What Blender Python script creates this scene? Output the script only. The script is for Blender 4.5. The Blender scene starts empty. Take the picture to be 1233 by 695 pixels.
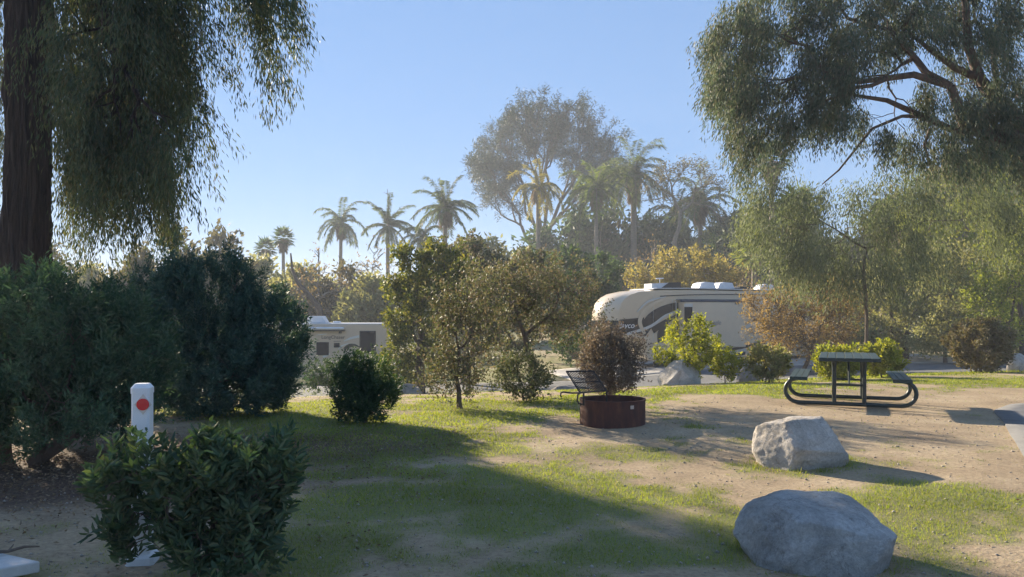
import bpy, math, random
import numpy as np
from mathutils import Vector, Matrix

rng = np.random.default_rng(11)
random.seed(11)
SC = bpy.context.scene
COL = SC.collection
F, CX, HZ, CAMH = 968.0, 616.5, 375.0, 1.48      # authoring scale: focal length in photo pixels, eye height in metres

# ------------------------------------------------------------------ noise / terrain
_T = np.random.default_rng(5).random((256, 256))
def vn(x, y, s, k=0):
    x = np.asarray(x, float) / s + 17.3 * k + 100; y = np.asarray(y, float) / s + 9.1 * k + 100
    xi = np.floor(x).astype(int); yi = np.floor(y).astype(int)
    fx = x - xi; fy = y - yi
    fx = fx * fx * (3 - 2 * fx); fy = fy * fy * (3 - 2 * fy)
    a = _T[xi & 255, yi & 255]; b = _T[(xi + 1) & 255, yi & 255]
    c = _T[xi & 255, (yi + 1) & 255]; d = _T[(xi + 1) & 255, (yi + 1) & 255]
    return (a * (1 - fx) + b * fx) * (1 - fy) + (c * (1 - fx) + d * fx) * fy
def ss(t):
    t = np.clip(t, 0, 1); return t * t * (3 - 2 * t)
def H(x, y):
    x = np.asarray(x, float); y = np.asarray(y, float)
    yc = np.clip(11.5 + (x + 6) * 0.33, 10.5, 18.0)
    t = ss((y - yc) / 14.0)
    drop = 1.35 - 0.5 * ss(x / 16.0)
    h = -t * drop - 1.0 * ss((y - 29) / 11.0) * ss((-x + 1) / 9.0)
    near = 1 - ss((y - 16) / 8)
    h = h + near * (0.07 * (vn(x, y, 2.6, 1) - .5) + 0.025 * (vn(x, y, .7, 2) - .5))
    return h
def hz(x, y): return float(H(x, y))
def G(px, d): return ((px - CX) * d / F, d)          # column of the photo at depth d -> ground position
def Z(py, d): return CAMH + (HZ - py) * d / F         # row of the photo at depth d -> height
def gp(px, py):                                       # flat-ground position
    d = CAMH * F / (py - HZ); return ((px - CX) * d / F, d)

# ------------------------------------------------------------------ objects
def link(o, parent=None):
    COL.objects.link(o)
    if parent is not None: o.parent = parent
    return o
def tag(o, label=None, cat=None, group=None, kind=None):
    if label: o['label'] = label
    if cat: o['category'] = cat
    if group: o['group'] = group
    if kind: o['kind'] = kind
    return o
def thing(name, label, cat, loc=(0, 0, 0), rz=0, group=None):
    o = bpy.data.objects.new(name, None); o.empty_display_size = .2
    o.location = loc; o.rotation_euler = (0, 0, rz)
    return tag(link(o), label, cat, group)
def np_mesh(name, V, quads=None, tris=None, mat=None, parent=None, smooth=False, attrs=None):
    me = bpy.data.meshes.new(name)
    V = np.ascontiguousarray(V, np.float32)
    me.vertices.add(len(V)); me.vertices.foreach_set('co', V.ravel())
    nq = 0 if quads is None else len(quads); nt = 0 if tris is None else len(tris)
    idx = []
    if nq: idx.append(np.asarray(quads, np.int32).ravel())
    if nt: idx.append(np.asarray(tris, np.int32).ravel())
    idx = np.concatenate(idx)
    me.loops.add(len(idx)); me.loops.foreach_set('vertex_index', idx)
    me.polygons.add(nq + nt)
    st = np.concatenate([np.arange(nq) * 4, nq * 4 + np.arange(nt) * 3]).astype(np.int32)
    me.polygons.foreach_set('loop_start', st)
    if smooth: me.polygons.foreach_set('use_smooth', np.ones(nq + nt, bool))
    if attrs:
        for k, a in attrs.items():
            at = me.attributes.new(k, 'FLOAT', 'POINT'); at.data.foreach_set('value', np.asarray(a, np.float32))
    me.update(calc_edges=True)
    if mat: me.materials.append(mat)
    return link(bpy.data.objects.new(name, me), parent)

class MB:
    """collects shapes, builds one mesh"""
    def __init__(s): s.v = []; s.f = []
    def add(s, vs, fs):
        n = len(s.v); s.v += [tuple(v) for v in vs]; s.f += [tuple(i + n for i in f) for f in fs]
    def box(s, c, sz, rot=None, bev=0.0):
        hx, hy, h_ = sz[0] / 2, sz[1] / 2, sz[2] / 2
        b = min(bev, hx * .9, hy * .9, h_ * .9)
        if b <= 0:
            vs = [Vector((x * hx, y * hy, z * h_)) for z in (-1, 1) for y in (-1, 1) for x in (-1, 1)]
            fs = [(0, 2, 3, 1), (4, 5, 7, 6), (0, 1, 5, 4), (2, 6, 7, 3), (0, 4, 6, 2), (1, 3, 7, 5)]
        else:
            vs = []; key = {}
            for z in (-1, 1):
                for y in (-1, 1):
                    for x in (-1, 1):
                        for a in range(3):
                            m = [hx - b, hy - b, h_ - b]; m[a] += b
                            key[(x, y, z, a)] = len(vs); vs.append(Vector((x * m[0], y * m[1], z * m[2])))
            fs = []
            R = (-1, 1)
            for x in R: fs.append([key[(x, y, z, 0)] for y, z in ((-1, -1), (1, -1), (1, 1), (-1, 1))][::x])
            for y in R: fs.append([key[(x, y, z, 1)] for x, z in ((-1, -1), (-1, 1), (1, 1), (1, -1))][::y])
            for z in R: fs.append([key[(x, y, z, 2)] for x, y in ((-1, -1), (1, -1), (1, 1), (-1, 1))][::z])
            for y in R:
                for z in R: fs.append([key[(-1, y, z, 1)], key[(1, y, z, 1)], key[(1, y, z, 2)], key[(-1, y, z, 2)]])
            for x in R:
                for z in R: fs.append([key[(x, -1, z, 0)], key[(x, 1, z, 0)], key[(x, 1, z, 2)], key[(x, -1, z, 2)]])
            for x in R:
                for y in R: fs.append([key[(x, y, -1, 0)], key[(x, y, 1, 0)], key[(x, y, 1, 1)], key[(x, y, -1, 1)]])
            for x in R:
                for y in R:
                    for z in R: fs.append([key[(x, y, z, a)] for a in range(3)])
        if rot is not None: vs = [rot @ v for v in vs]
        c = Vector(c); s.add([v + c for v in vs], fs)
    def tube(s, pts, rad, n=8, cap=True):
        pts = [Vector(p) for p in pts]
        if not hasattr(rad, '__len__'): rad = [rad] * len(pts)
        vs = []; fs = []; u = None
        for i, p in enumerate(pts):
            t = (pts[min(i + 1, len(pts) - 1)] - pts[max(i - 1, 0)])
            if t.length < 1e-9: t = Vector((0, 0, 1))
            t.normalize()
            if u is None: u = t.orthogonal().normalized()
            else:
                u = u - t * u.dot(t)
                u = u.normalized() if u.length > 1e-6 else t.orthogonal().normalized()
            w = t.cross(u)
            for k in range(n):
                a = 2 * math.pi * k / n
                vs.append(p + (u * math.cos(a) + w * math.sin(a)) * rad[i])
        for i in range(len(pts) - 1):
            for k in range(n):
                k2 = (k + 1) % n
                fs.append((i * n + k, i * n + k2, (i + 1) * n + k2, (i + 1) * n + k))
        if cap: fs.append(tuple(range(n))[::-1]); fs.append(tuple((len(pts) - 1) * n + k for k in range(n)))
        s.add(vs, fs)
    def prism(s, poly, ax, c0, c1):
        """poly of 2D points, extruded along axis ax (0,1,2) from c0 to c1"""
        n = len(poly)
        def mk(p, c):
            q = [p[0], p[1]]; q.insert(ax, c); return q
        s.add([mk(p, c0) for p in poly] + [mk(p, c1) for p in poly],
              [tuple(range(n)), tuple(range(2 * n - 1, n - 1, -1))] + [(i, (i + 1) % n, n + (i + 1) % n, n + i) for i in range(n)])
    def build(s, name, mat, parent=None, smooth=False, recalc=True, bevel=0):
        me = bpy.data.meshes.new(name); me.from_pydata(s.v, [], s.f)
        me.materials.append(mat)
        if recalc:
            import bmesh
            b = bmesh.new(); b.from_mesh(me); bmesh.ops.recalc_face_normals(b, faces=b.faces); b.to_mesh(me); b.free()
        if smooth:
            me.polygons.foreach_set('use_smooth', [True] * len(me.polygons))
            try: me.set_sharp_from_angle(angle=math.radians(38))
            except Exception: pass
        o = link(bpy.data.objects.new(name, me), parent)
        if bevel:
            m = o.modifiers.new('b', 'BEVEL'); m.width = bevel; m.segments = 2; m.limit_method = 'ANGLE'
        return o

# ------------------------------------------------------------------ materials
def newmat(name):
    m = bpy.data.materials.new(name); m.use_nodes = True
    nt = m.node_tree; nt.nodes.clear(); return m, nt, nt.nodes, nt.links
def N_(nt, t, **kw):
    n = nt.nodes.new(t)
    for k, v in kw.items():
        if k in n.inputs: n.inputs[k].default_value = v
        else: setattr(n, k, v)
    return n
def ramp(nt, cols, interp='LINEAR'):
    r = nt.nodes.new('ShaderNodeValToRGB'); e = r.color_ramp; e.interpolation = interp
    while len(e.elements) < len(cols): e.elements.new(.5)
    for el, (p, c) in zip(e.elements, cols):
        el.position = p; el.color = (*c, 1)
    return r
def leafmat(name, cols, trans, tw=.38, rough=.5, spec=.35):
    spec = min(spec, .10); rough = max(rough, .55)
    m, nt, ns, L = newmat(name)
    g = N_(nt, 'ShaderNodeNewGeometry')
    n = len(cols); r = ramp(nt, [(i / (n - 1) if n > 1 else 0, c) for i, c in enumerate(cols)])
    L.new(g.outputs['Random Per Island'], r.inputs[0])
    tc = N_(nt, 'ShaderNodeTexCoord'); no = N_(nt, 'ShaderNodeTexNoise', Scale=.9, Detail=2.0)
    L.new(tc.outputs['Object'], no.inputs['Vector'])
    mr = N_(nt, 'ShaderNodeMapRange'); mr.inputs[1].default_value = .3; mr.inputs[2].default_value = .7
    mr.inputs[3].default_value = .72; mr.inputs[4].default_value = 1.28
    L.new(no.outputs['Fac'], mr.inputs[0])
    hs = N_(nt, 'ShaderNodeHueSaturation'); L.new(mr.outputs[0], hs.inputs['Value']); L.new(r.outputs[0], hs.inputs['Color'])
    p = N_(nt, 'ShaderNodeBsdfPrincipled'); L.new(hs.outputs[0], p.inputs['Base Color'])
    p.inputs['Roughness'].default_value = rough; p.inputs['Specular IOR Level'].default_value = spec
    t = N_(nt, 'ShaderNodeBsdfTranslucent')
    mx = N_(nt, 'ShaderNodeMix', data_type='RGBA'); mx.blend_type = 'MULTIPLY'; mx.inputs['Factor'].default_value = 1
    L.new(hs.outputs[0], mx.inputs['A']); mx.inputs['B'].default_value = (*trans, 1)
    L.new(mx.outputs['Result'], t.inputs['Color'])
    ms = N_(nt, 'ShaderNodeMixShader'); ms.inputs[0].default_value = tw
    L.new(p.outputs[0], ms.inputs[1]); L.new(t.outputs[0], ms.inputs[2])
    o = N_(nt, 'ShaderNodeOutputMaterial'); L.new(ms.outputs[0], o.inputs[0])
    return m
def surf(name, c1, c2=None, scale=8., rough=.6, bump=0., detail=6., metallic=0., spec=.5, stretch=(1, 1, 1), c3=None, dist=.02, coat=0.):
    m, nt, ns, L = newmat(name)
    p = N_(nt, 'ShaderNodeBsdfPrincipled', Roughness=rough, Metallic=metallic)
    p.inputs['Specular IOR Level'].default_value = spec
    p.inputs['Coat Weight'].default_value = coat
    o = N_(nt, 'ShaderNodeOutputMaterial'); L.new(p.outputs[0], o.inputs[0])
    tc = N_(nt, 'ShaderNodeTexCoord'); mp = N_(nt, 'ShaderNodeMapping'); mp.inputs['Scale'].default_value = stretch
    L.new(tc.outputs['Object'], mp.inputs['Vector'])
    no = N_(nt, 'ShaderNodeTexNoise', Scale=scale, Detail=detail, Roughness=.6); L.new(mp.outputs[0], no.inputs['Vector'])
    c2 = c2 or tuple(v * .85 for v in c1)
    cols = [(.3, c1), (.7, c2)] if not c3 else [(.28, c1), (.52, c2), (.72, c3)]
    r = ramp(nt, cols); L.new(no.outputs['Fac'], r.inputs[0]); L.new(r.outputs[0], p.inputs['Base Color'])
    if bump:
        b = N_(nt, 'ShaderNodeBump', Strength=bump, Distance=dist)
        n2 = N_(nt, 'ShaderNodeTexNoise', Scale=scale * 2.5, Detail=8., Roughness=.65); L.new(mp.outputs[0], n2.inputs['Vector'])
        L.new(n2.outputs['Fac'], b.inputs['Height']); L.new(b.outputs[0], p.inputs['Normal'])
    return m

M = {}
YT = (1.9, 1.75, .7)
M['euc_l'] = leafmat('drooping_leaf', [(.05, .08, .055), (.075, .11, .065), (.11, .135, .07), (.13, .12, .07)], (1.7, 1.5, .8), .3, .45)
M['euc_r'] = leafmat('gum_leaf', [(.06, .095, .07), (.09, .125, .09), (.125, .15, .11), (.16, .145, .11)], (1.4, 1.35, .85), .32, .4)
M['euc_y'] = leafmat('olive_gum_leaf', [(.11, .135, .08), (.155, .18, .10), (.21, .215, .12)], (1.35, 1.4, .85), .38, .4)
M['hedge'] = leafmat('hedge_leaf', [(.055, .10, .065), (.075, .125, .08), (.10, .155, .085)], (1.4, 1.5, .8), .3, .5)
M['hedge2'] = leafmat('hedge_leaf_bluish', [(.052, .095, .078), (.072, .12, .095), (.095, .15, .10)], (1.4, 1.5, .9), .28, .5)
M['laurel'] = leafmat('laurel_leaf', [(.06, .10, .07), (.08, .125, .08), (.12, .165, .09), (.07, .115, .07), (.16, .17, .09)], (1.5, 1.7, .6), .25, .42, .35)
M['dark'] = leafmat('dark_leaf', [(.04, .075, .04), (.06, .10, .045), (.085, .125, .055)], (1.6, 1.6, .7), .3, .4)
M['mixed'] = leafmat('mixed_leaf', [(.09, .115, .065), (.12, .14, .085), (.16, .145, .105), (.20, .16, .13), (.10, .13, .065), (.15, .16, .09)], (1.5, 1.35, .8), .34, .45)
M['yellowgreen'] = leafmat('yellow_green_leaf', [(.15, .19, .035), (.24, .27, .05), (.34, .33, .08)], (1.8, 1.7, .5), .42, .45)
M['bright'] = leafmat('bright_green_leaf', [(.15, .20, .05), (.22, .26, .06), (.30, .31, .10)], (1.7, 1.6, .5), .4, .45)
M['goldgreen'] = leafmat('gold_green_leaf', [(.06, .09, .03), (.10, .13, .04), (.17, .18, .05), (.26, .24, .07)], (1.7, 1.6, .6), .34, .45)
M['mixeddark'] = leafmat('dull_green_leaf', [(.06, .085, .05), (.09, .11, .065), (.14, .13, .09), (.08, .11, .055)], (1.4, 1.4, .8), .32, .45)
M['yellowpale'] = leafmat('pale_glossy_leaf', [(.16, .19, .08), (.25, .26, .11), (.34, .32, .17), (.20, .17, .10)], (1.6, 1.5, .6), .38, .45)
M['brightdeep'] = leafmat('mid_green_leaf', [(.09, .13, .045), (.13, .17, .06), (.19, .22, .08)], (1.6, 1.6, .6), .4, .45)
M['purple'] = leafmat('purple_brown_leaf', [(.13, .11, .10), (.18, .15, .125), (.23, .19, .15), (.13, .13, .09)], (1.4, 1.2, .85), .3, .5)
M['autumn'] = leafmat('autumn_leaf', [(.30, .26, .09), (.36, .30, .10), (.24, .24, .09), (.33, .25, .10)], (1.4, 1.3, .7), .4, .5)
M['tanleaf'] = leafmat('dry_tan_leaf', [(.26, .19, .11), (.36, .26, .11), (.20, .15, .10), (.42, .31, .09)], (1.4, 1.25, .75), .35, .6)
M['bronze'] = leafmat('bronze_leaf', [(.13, .14, .07), (.20, .19, .10), (.26, .22, .15), (.15, .13, .09)], (1.5, 1.3, .7), .25, .3, .6)
M['olive'] = leafmat('olive_leaf', [(.17, .19, .10), (.24, .25, .135), (.31, .30, .18)], (1.6, 1.5, .75), .42, .45)
M['pine'] = leafmat('pine_needle', [(.035, .055, .04), (.055, .075, .05), (.075, .095, .06)], (1.3, 1.4, .9), .16, .5)
M['palm'] = leafmat('palm_frond', [(.08, .125, .07), (.12, .16, .085), (.17, .20, .11)], (1.6, 1.5, .6), .34, .4)
M['palm_y'] = leafmat('palm_frond_yellow', [(.18, .20, .06), (.26, .25, .07), (.32, .26, .08)], (1.6, 1.4, .5), .4, .4)
M['palm_f'] = leafmat('fan_frond', [(.05, .09, .035), (.08, .13, .05), (.12, .16, .06)], (1.6, 1.6, .6), .3, .4)
M['thatch'] = leafmat('dead_frond', [(.20, .15, .10), (.26, .20, .13), (.15, .11, .08)], (1.3, 1.2, .8), .25, .7)
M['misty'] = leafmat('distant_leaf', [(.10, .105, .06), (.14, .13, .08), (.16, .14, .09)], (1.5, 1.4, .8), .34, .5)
M['litter'] = leafmat('fallen_leaf', [(.18, .12, .08), (.26, .18, .12), (.34, .25, .16), (.13, .09, .065)], (1.2, 1.1, .8), .12, .7)
M['grass'] = leafmat('grass_blade', [(.12, .17, .035), (.18, .235, .045), (.25, .28, .065), (.27, .25, .11)], (1.8, 1.75, .5), .42, .5)
M['bark'] = surf('bark', (.07, .05, .04), (.16, .12, .09), 6, .9, .9, stretch=(3, 3, .5), dist=.03)
M['bark_red'] = surf('fibrous_bark', (.022, .016, .014), (.085, .055, .042), 5, .95, 1., stretch=(4.5, 4.5, .3), dist=.12)
M['bark_grey'] = surf('grey_bark', (.16, .13, .10), (.28, .24, .19), 5, .85, .6, stretch=(2, 2, .6))
M['bark_gum'] = surf('gum_bark', (.06, .04, .032), (.15, .10, .075), 4, .8, .5, stretch=(2, 2, .5))
M['palm_trunk'] = surf('palm_trunk', (.17, .14, .11), (.30, .25, .20), 3, .9, .6, stretch=(1, 1, 7))
M['twig'] = surf('twig', (.09, .065, .05), (.15, .11, .085), 12, .9, .3)

# ------------------------------------------------------------------ foliage
def unit(a): return a / np.maximum(np.linalg.norm(a, axis=-1, keepdims=True), 1e-9)
def rdir(n): return unit(rng.normal(size=(n, 3)))
def leaves(name, P, D, L, W, mat, parent, fold=.25, rich=False):
    n = len(P)
    D = unit(D); S = unit(np.cross(D, rdir(n))); U = np.cross(S, D)
    L = (L * rng.uniform(.65, 1.25, n))[:, None]; W = (W * rng.uniform(.7, 1.2, n))[:, None]
    if rich:
        V = np.empty((n, 6, 3))
        V[:, 0] = P; V[:, 1] = P + D * L - U * L * .12
        V[:, 2] = P + D * L * .32 + S * W * .5 + U * W * fold; V[:, 3] = P + D * L * .7 + S * W * .42 + U * W * fold - U * L * .03
        V[:, 4] = P + D * L * .32 - S * W * .5 + U * W * fold; V[:, 5] = P + D * L * .7 - S * W * .42 + U * W * fold - U * L * .03
        b = (np.arange(n) * 6)[:, None]
        q = np.concatenate([b + [[0, 2, 3, 1]], b + [[0, 1, 5, 4]]])
        return np_mesh(name, V.reshape(-1, 3), quads=q, mat=mat, parent=parent)
    V = np.empty((n, 4, 3))
    V[:, 0] = P; V[:, 2] = P + D * L
    V[:, 1] = P + D * L * .45 + S * W * .5 + U * W * fold; V[:, 3] = P + D * L * .45 - S * W * .5 + U * W * fold
    q = (np.arange(n) * 4)[:, None] + np.array([[0, 1, 2, 3]])
    return np_mesh(name, V.reshape(-1, 3), quads=q, mat=mat, parent=parent)
def strands(S, D, ln, grav, nper, ang=.8, droop=.0, jit=.0, t0=.05):
    """leaf positions and directions along many curved shoots"""
    n = len(S); D = unit(D)
    ln = np.broadcast_to(np.asarray(ln, float), (n,))
    t = rng.uniform(t0, 1, (n, nper))
    P = S[:, None] + D[:, None] * (ln[:, None] * t)[..., None]
    P[..., 2] -= grav * ln[:, None] * t * t
    T = np.repeat(D[:, None], nper, 1).copy(); T[..., 2] -= 2 * grav * t
    T = unit(T); R = unit(rng.normal(size=T.shape)); R = unit(R - T * (R * T).sum(-1, keepdims=True))
    LD = T * math.cos(ang) + R * math.sin(ang); LD[..., 2] -= droop
    P = P + rng.normal(size=P.shape) * jit
    return P.reshape(-1, 3), unit(LD.reshape(-1, 3))
def blob(n, c, r, shell=.5, lump=.3, zcut=-1.0):
    """points in an uneven ellipsoid; denser near its skin"""
    out = []; k = rng.uniform(0, 50, 6)
    while len(out) < n:
        d = rdir(1)[0]
        if d[2] < zcut: continue
        a = math.atan2(d[1], d[0])
        f = 1 + lump * (math.sin(a * 3 + k[0]) * .5 + math.sin(a * 5 + k[1] + d[2] * 4) * .5 + math.sin(d[2] * 6 + k[2] + a) * .4) * .6
        rr = rng.uniform(shell ** 3, 1) ** (1 / 3.) * f
        out.append([c[0] + d[0] * r[0] * rr, c[1] + d[1] * r[1] * rr, c[2] + d[2] * r[2] * rr])
    return np.array(out)
def route(p, T, R0, mb, frac=.42, k=.5, jit=.06, rmin=.006, sides=6, depth=0, n0=None):
    """branches from p to every target: the limb runs towards the group's middle and divides"""
    n = len(T)
    n0 = n0 or n
    r1 = max(rmin, R0 * (n / n0) ** k)
    if n == 1 or depth > 14:
        q = T[0]; L = np.linalg.norm(q - p)
        m = (p + q) / 2 + rng.normal(size=3) * L * jit * 1.5
        mb.tube([p, m, q], [r1, r1 * .8, rmin * .6], max(3, sides - 2), cap=False); return
    c = T.mean(0); L = np.linalg.norm(c - p)
    q = p + (c - p) * frac + rng.normal(size=3) * L * jit
    r2 = max(rmin, R0 * (n / n0) ** k * .82)
    m = (p + q) / 2 + rng.normal(size=3) * L * jit * .5
    mb.tube([p, m, q], [r1, (r1 + r2) / 2, r2], sides, cap=False)
    X = T - c; _, _, vt = np.linalg.svd(X, full_matrices=False)
    s = X @ vt[0]; md = np.median(s) + rng.normal() * .1 * s.std()
    a = T[s <= md]; b = T[s > md]
    if len(a) == 0 or len(b) == 0: h_ = n // 2; a, b = T[:h_], T[h_:]
    R = r2 if depth < 14 else r1
    for g in (a, b): route(q, g, R0, mb, frac, k, jit, rmin, max(4, sides - 1) if depth % 2 else sides, depth + 1, n0)
def plant(name, label, cat, base, cents, R0, mode, L, W, nper, mat, bark, group=None, limbs=None, start=None, slen=.5, grav=.1,
          ang=.8, droop=0., jit=0., frac=.42, rich=False, maxb=260, k=.5, names=('trunk', 'crown'), furrow=0, pull=.45, cfrac=.13, bend=.1, rmin=.006, flare=1.3, up=.5, sides=7, split0=0):
    base = np.array(base, float); cents = np.asarray(cents, float)
    t = thing(name, label, cat, tuple(base), 0, group)
    C0 = cents - base
    if pull > 0 and len(C0) > 12:
        sub_ = C0[rng.choice(len(C0), max(5, int(len(C0) * cfrac)), replace=False)]
        nn = ((C0[:, None] - sub_[None]) ** 2).sum(-1).argmin(1)
        C0 = C0 + (sub_[nn] - C0) * (pull * rng.uniform(.6, 1.2, len(C0)))[:, None]
    mb = MB()
    if start is None: start = (0, 0, max(.05, C0[:, 2].min() * .6))
    st = np.array(start, float)
    ts = np.linspace(0, 1, 6)
    pts = [np.array([st[0] * s_ + math.sin(s_ * 3.1) * bend * .3 * st[2], st[1] * s_, -.06 + (st[2] + .06) * s_]) for s_ in ts]
    pts[-1] = st
    if furrow:
        from mathutils import noise as mn
        nz, na = 150, 110; zz = np.linspace(0, 1, nz); vs = []
        for s_ in zz:
            R_here = R0 * (flare - (flare - 1) * min(1, s_ * 2.2))
            for k_ in range(na):
                a_ = 2 * math.pi * k_ / na
                q = Vector((math.cos(a_) * 5.5, math.sin(a_) * 5.5, s_ * st[2] * 1.1))
                f_ = 1 + furrow * (abs(mn.noise(q)) * 2.2 - .5) + furrow * .5 * mn.noise(q * 3.1)
                vs.append((st[0] * s_ + math.cos(a_) * R_here * f_, st[1] * s_ + math.sin(a_) * R_here * f_, -.06 + (st[2] + .06) * s_))
        mb.add(vs, [(i * na + j, i * na + (j + 1) % na, (i + 1) * na + (j + 1) % na, (i + 1) * na + j) for i in range(nz - 1) for j in range(na)])
    else: mb.tube(pts, [R0 * (flare - (flare - 1) * min(1, s_ * 2.2)) for s_ in ts], sides + 3, cap=False)
    sub = C0 if len(C0) <= maxb else C0[rng.choice(len(C0), maxb, replace=False)]
    if split0:
        th = np.arctan2(sub[:, 0] - st[0], sub[:, 2] - st[2] + 1.5); od = np.argsort(th)
        for g in np.array_split(od, split0): route(st + rng.normal(size=3) * R0 * .3, sub[g], R0 * .55, mb, frac, k, rmin=rmin, sides=sides)
    else: route(st, sub, R0 * .95, mb, frac, k, rmin=rmin, sides=sides)
    if limbs:
        for pts, r in limbs: mb.tube([Vector(p) - Vector(base) for p in pts], r, 10, cap=True)
    mb.build(names[0], bark, t, smooth=True, recalc=False)
    ctr = C0.mean(0)
    out = unit(C0 - (ctr * np.array([1, 1, .4]) if mode != 'weep' else ctr))
    n = len(C0)
    if mode == 'weep': D = out * .35 + rng.normal(size=(n, 3)) * .25 + np.array([0, 0, -1.0])
    elif mode == 'spray': D = out * .6 + rng.normal(size=(n, 3)) * .45 + np.array([0, 0, up])
    else: D = rng.normal(size=(n, 3))
    ln = slen * rng.uniform(.6, 1.35, n)
    S0 = C0 - (unit(D) * ln[:, None] * .4 if mode != 'weep' else 0)
    P, LD = strands(S0, D, ln, grav, nper, ang, droop, jit)
    ok = P[:, 2] > .02
    leaves(names[1], P[ok], LD[ok], L, W, mat, t, rich=rich)
    return t
def dupe(o, loc, rz=0, sc=1., label=None, group=None):
    c = o.copy(); COL.objects.link(c); c.location = loc; c.rotation_euler = (0, 0, rz); c.scale = (sc,) * 3 if not hasattr(sc, '__len__') else sc
    if label: c['label'] = label
    if group: c['group'] = group
    for ch in list(o.children):
        d = ch.copy(); COL.objects.link(d); d.parent = c
    return c
SHRUB = ('stem', 'foliage')

# ------------------------------------------------------------------ ground
PATCH = [(430, 522, 100, 14, 1.), (560, 502, 120, 9, 1.), (665, 494, 70, 6, .9), (420, 548, 100, 12, .9), (480, 574, 120, 9, .7),
         (640, 572, 130, 12, .6), (450, 608, 130, 20, .9), (610, 640, 120, 26, .85), (400, 660, 110, 30, .8), (800, 598, 90, 20, 1.),
         (890, 618, 70, 26, 1.), (1060, 604, 140, 24, .8), (1110, 640, 110, 26, .85), (930, 566, 60, 12, .7), (850, 472, 170, 8, 1.1),
         (700, 482, 70, 6, 1.), (1130, 457, 130, 5, .9), (960, 465, 80, 5, .9), (340, 505, 70, 13, 1.), (700, 600, 110, 14, .6),
         (690, 525, 90, 7, .3), (560, 540, 130, 9, .35), (900, 520, 60, 8, .35), (1000, 590, 60, 14, .6), (720, 660, 120, 18, .55), (450, 491, 170, 6, 1.), (600, 485, 130, 4, 1.), (330, 494, 100, 7, 1.), (60, 640, 90, 16, .8), (150, 660, 60, 30, .6), (20, 655, 60, 12, .5), (340, 620, 60, 30, .6)]
def gmask(x, y):
    x = np.asarray(x, float); y = np.asarray(y, float)
    m = np.zeros_like(x)
    for px, py, rx, ry, w in PATCH:
        cx, cy = gp(px, py); ax = rx * cy / F; ay = ry * cy * cy / (F * CAMH)
        q = ((x - cx) / ax) ** 2 + ((y - cy) / ay) ** 2
        m = np.maximum(m, w * np.exp(-q * .75))
    n = .4 * vn(x, y, 1.1, 3) + .35 * vn(x, y, .38, 4) + .25 * vn(x, y, .15, 5)
    g = m * 1.0 + (n - .5) * 1.9 + .13 + .12 * ss((3.2 - x) / 4) * ss((12 - y) / 3) - .32 * ss((x - 1.6) / 2) * ss((y - 7.4) / 1.5) * ss((15.5 - y) / 1.5)
    g = g - 1.2 * np.exp(-(((x - 1.3) / .75) ** 2 + ((y - 10.1) / .8) ** 2))      # worn round the fire ring
    g = g - .8 * np.exp(-(((x + 3.6) / 1.6) ** 2 + ((y - 6.6) / 1.6) ** 2))        # under the hedge
    far = ss((y - 16.5) / 3); g = g * (1 - far) + far * (.45 + .35 * ss((4 - x) / 6) + (n - .5) * 1.2)
    return np.clip((g - .22) / .45, 0, 1)
def lmask(x, y):
    m = np.exp(-(((x + 3.9) / 1.4) ** 2 + ((y - 6.9) / 1.1) ** 2)) + .8 * np.exp(-(((x + 3.0) / 2.6) ** 2 + ((y - 8.8) / 1.1) ** 2)) + .25 * np.exp(-(((x + 1.6) / .5) ** 2 + ((y - 7.2) / .5) ** 2))
    return np.clip(m * 1.3 + (vn(x, y, .5, 8) - .5) * .5, 0, 1)
def axis(segs):
    out = [segs[0][0]]
    for a, b, st in segs:
        n = max(1, int(round((b - a) / st))); out += list(np.linspace(a, b, n + 1)[1:])
    return np.array(out)
xs = axis([(-420, -90, 12), (-90, -30, 2.5), (-30, -13, .5), (-13, 13, .085), (13, 30, .5), (30, 90, 2.5), (90, 420, 12)])
ys = axis([(-60, 0, 4), (0, 2.6, .3), (2.6, 20, .085), (20, 46, .4), (46, 120, 3), (120, 700, 20)])
gx, gy = np.meshgrid(xs, ys)
gz = H(gx, gy)
V = np.stack([gx, gy, gz], -1).reshape(-1, 3); nx, ny = len(xs), len(ys)
ii = (np.arange(ny - 1)[:, None] * nx + np.arange(nx - 1)[None]).ravel()
Q = np.stack([ii, ii + 1, ii + nx + 1, ii + nx], 1)

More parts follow.
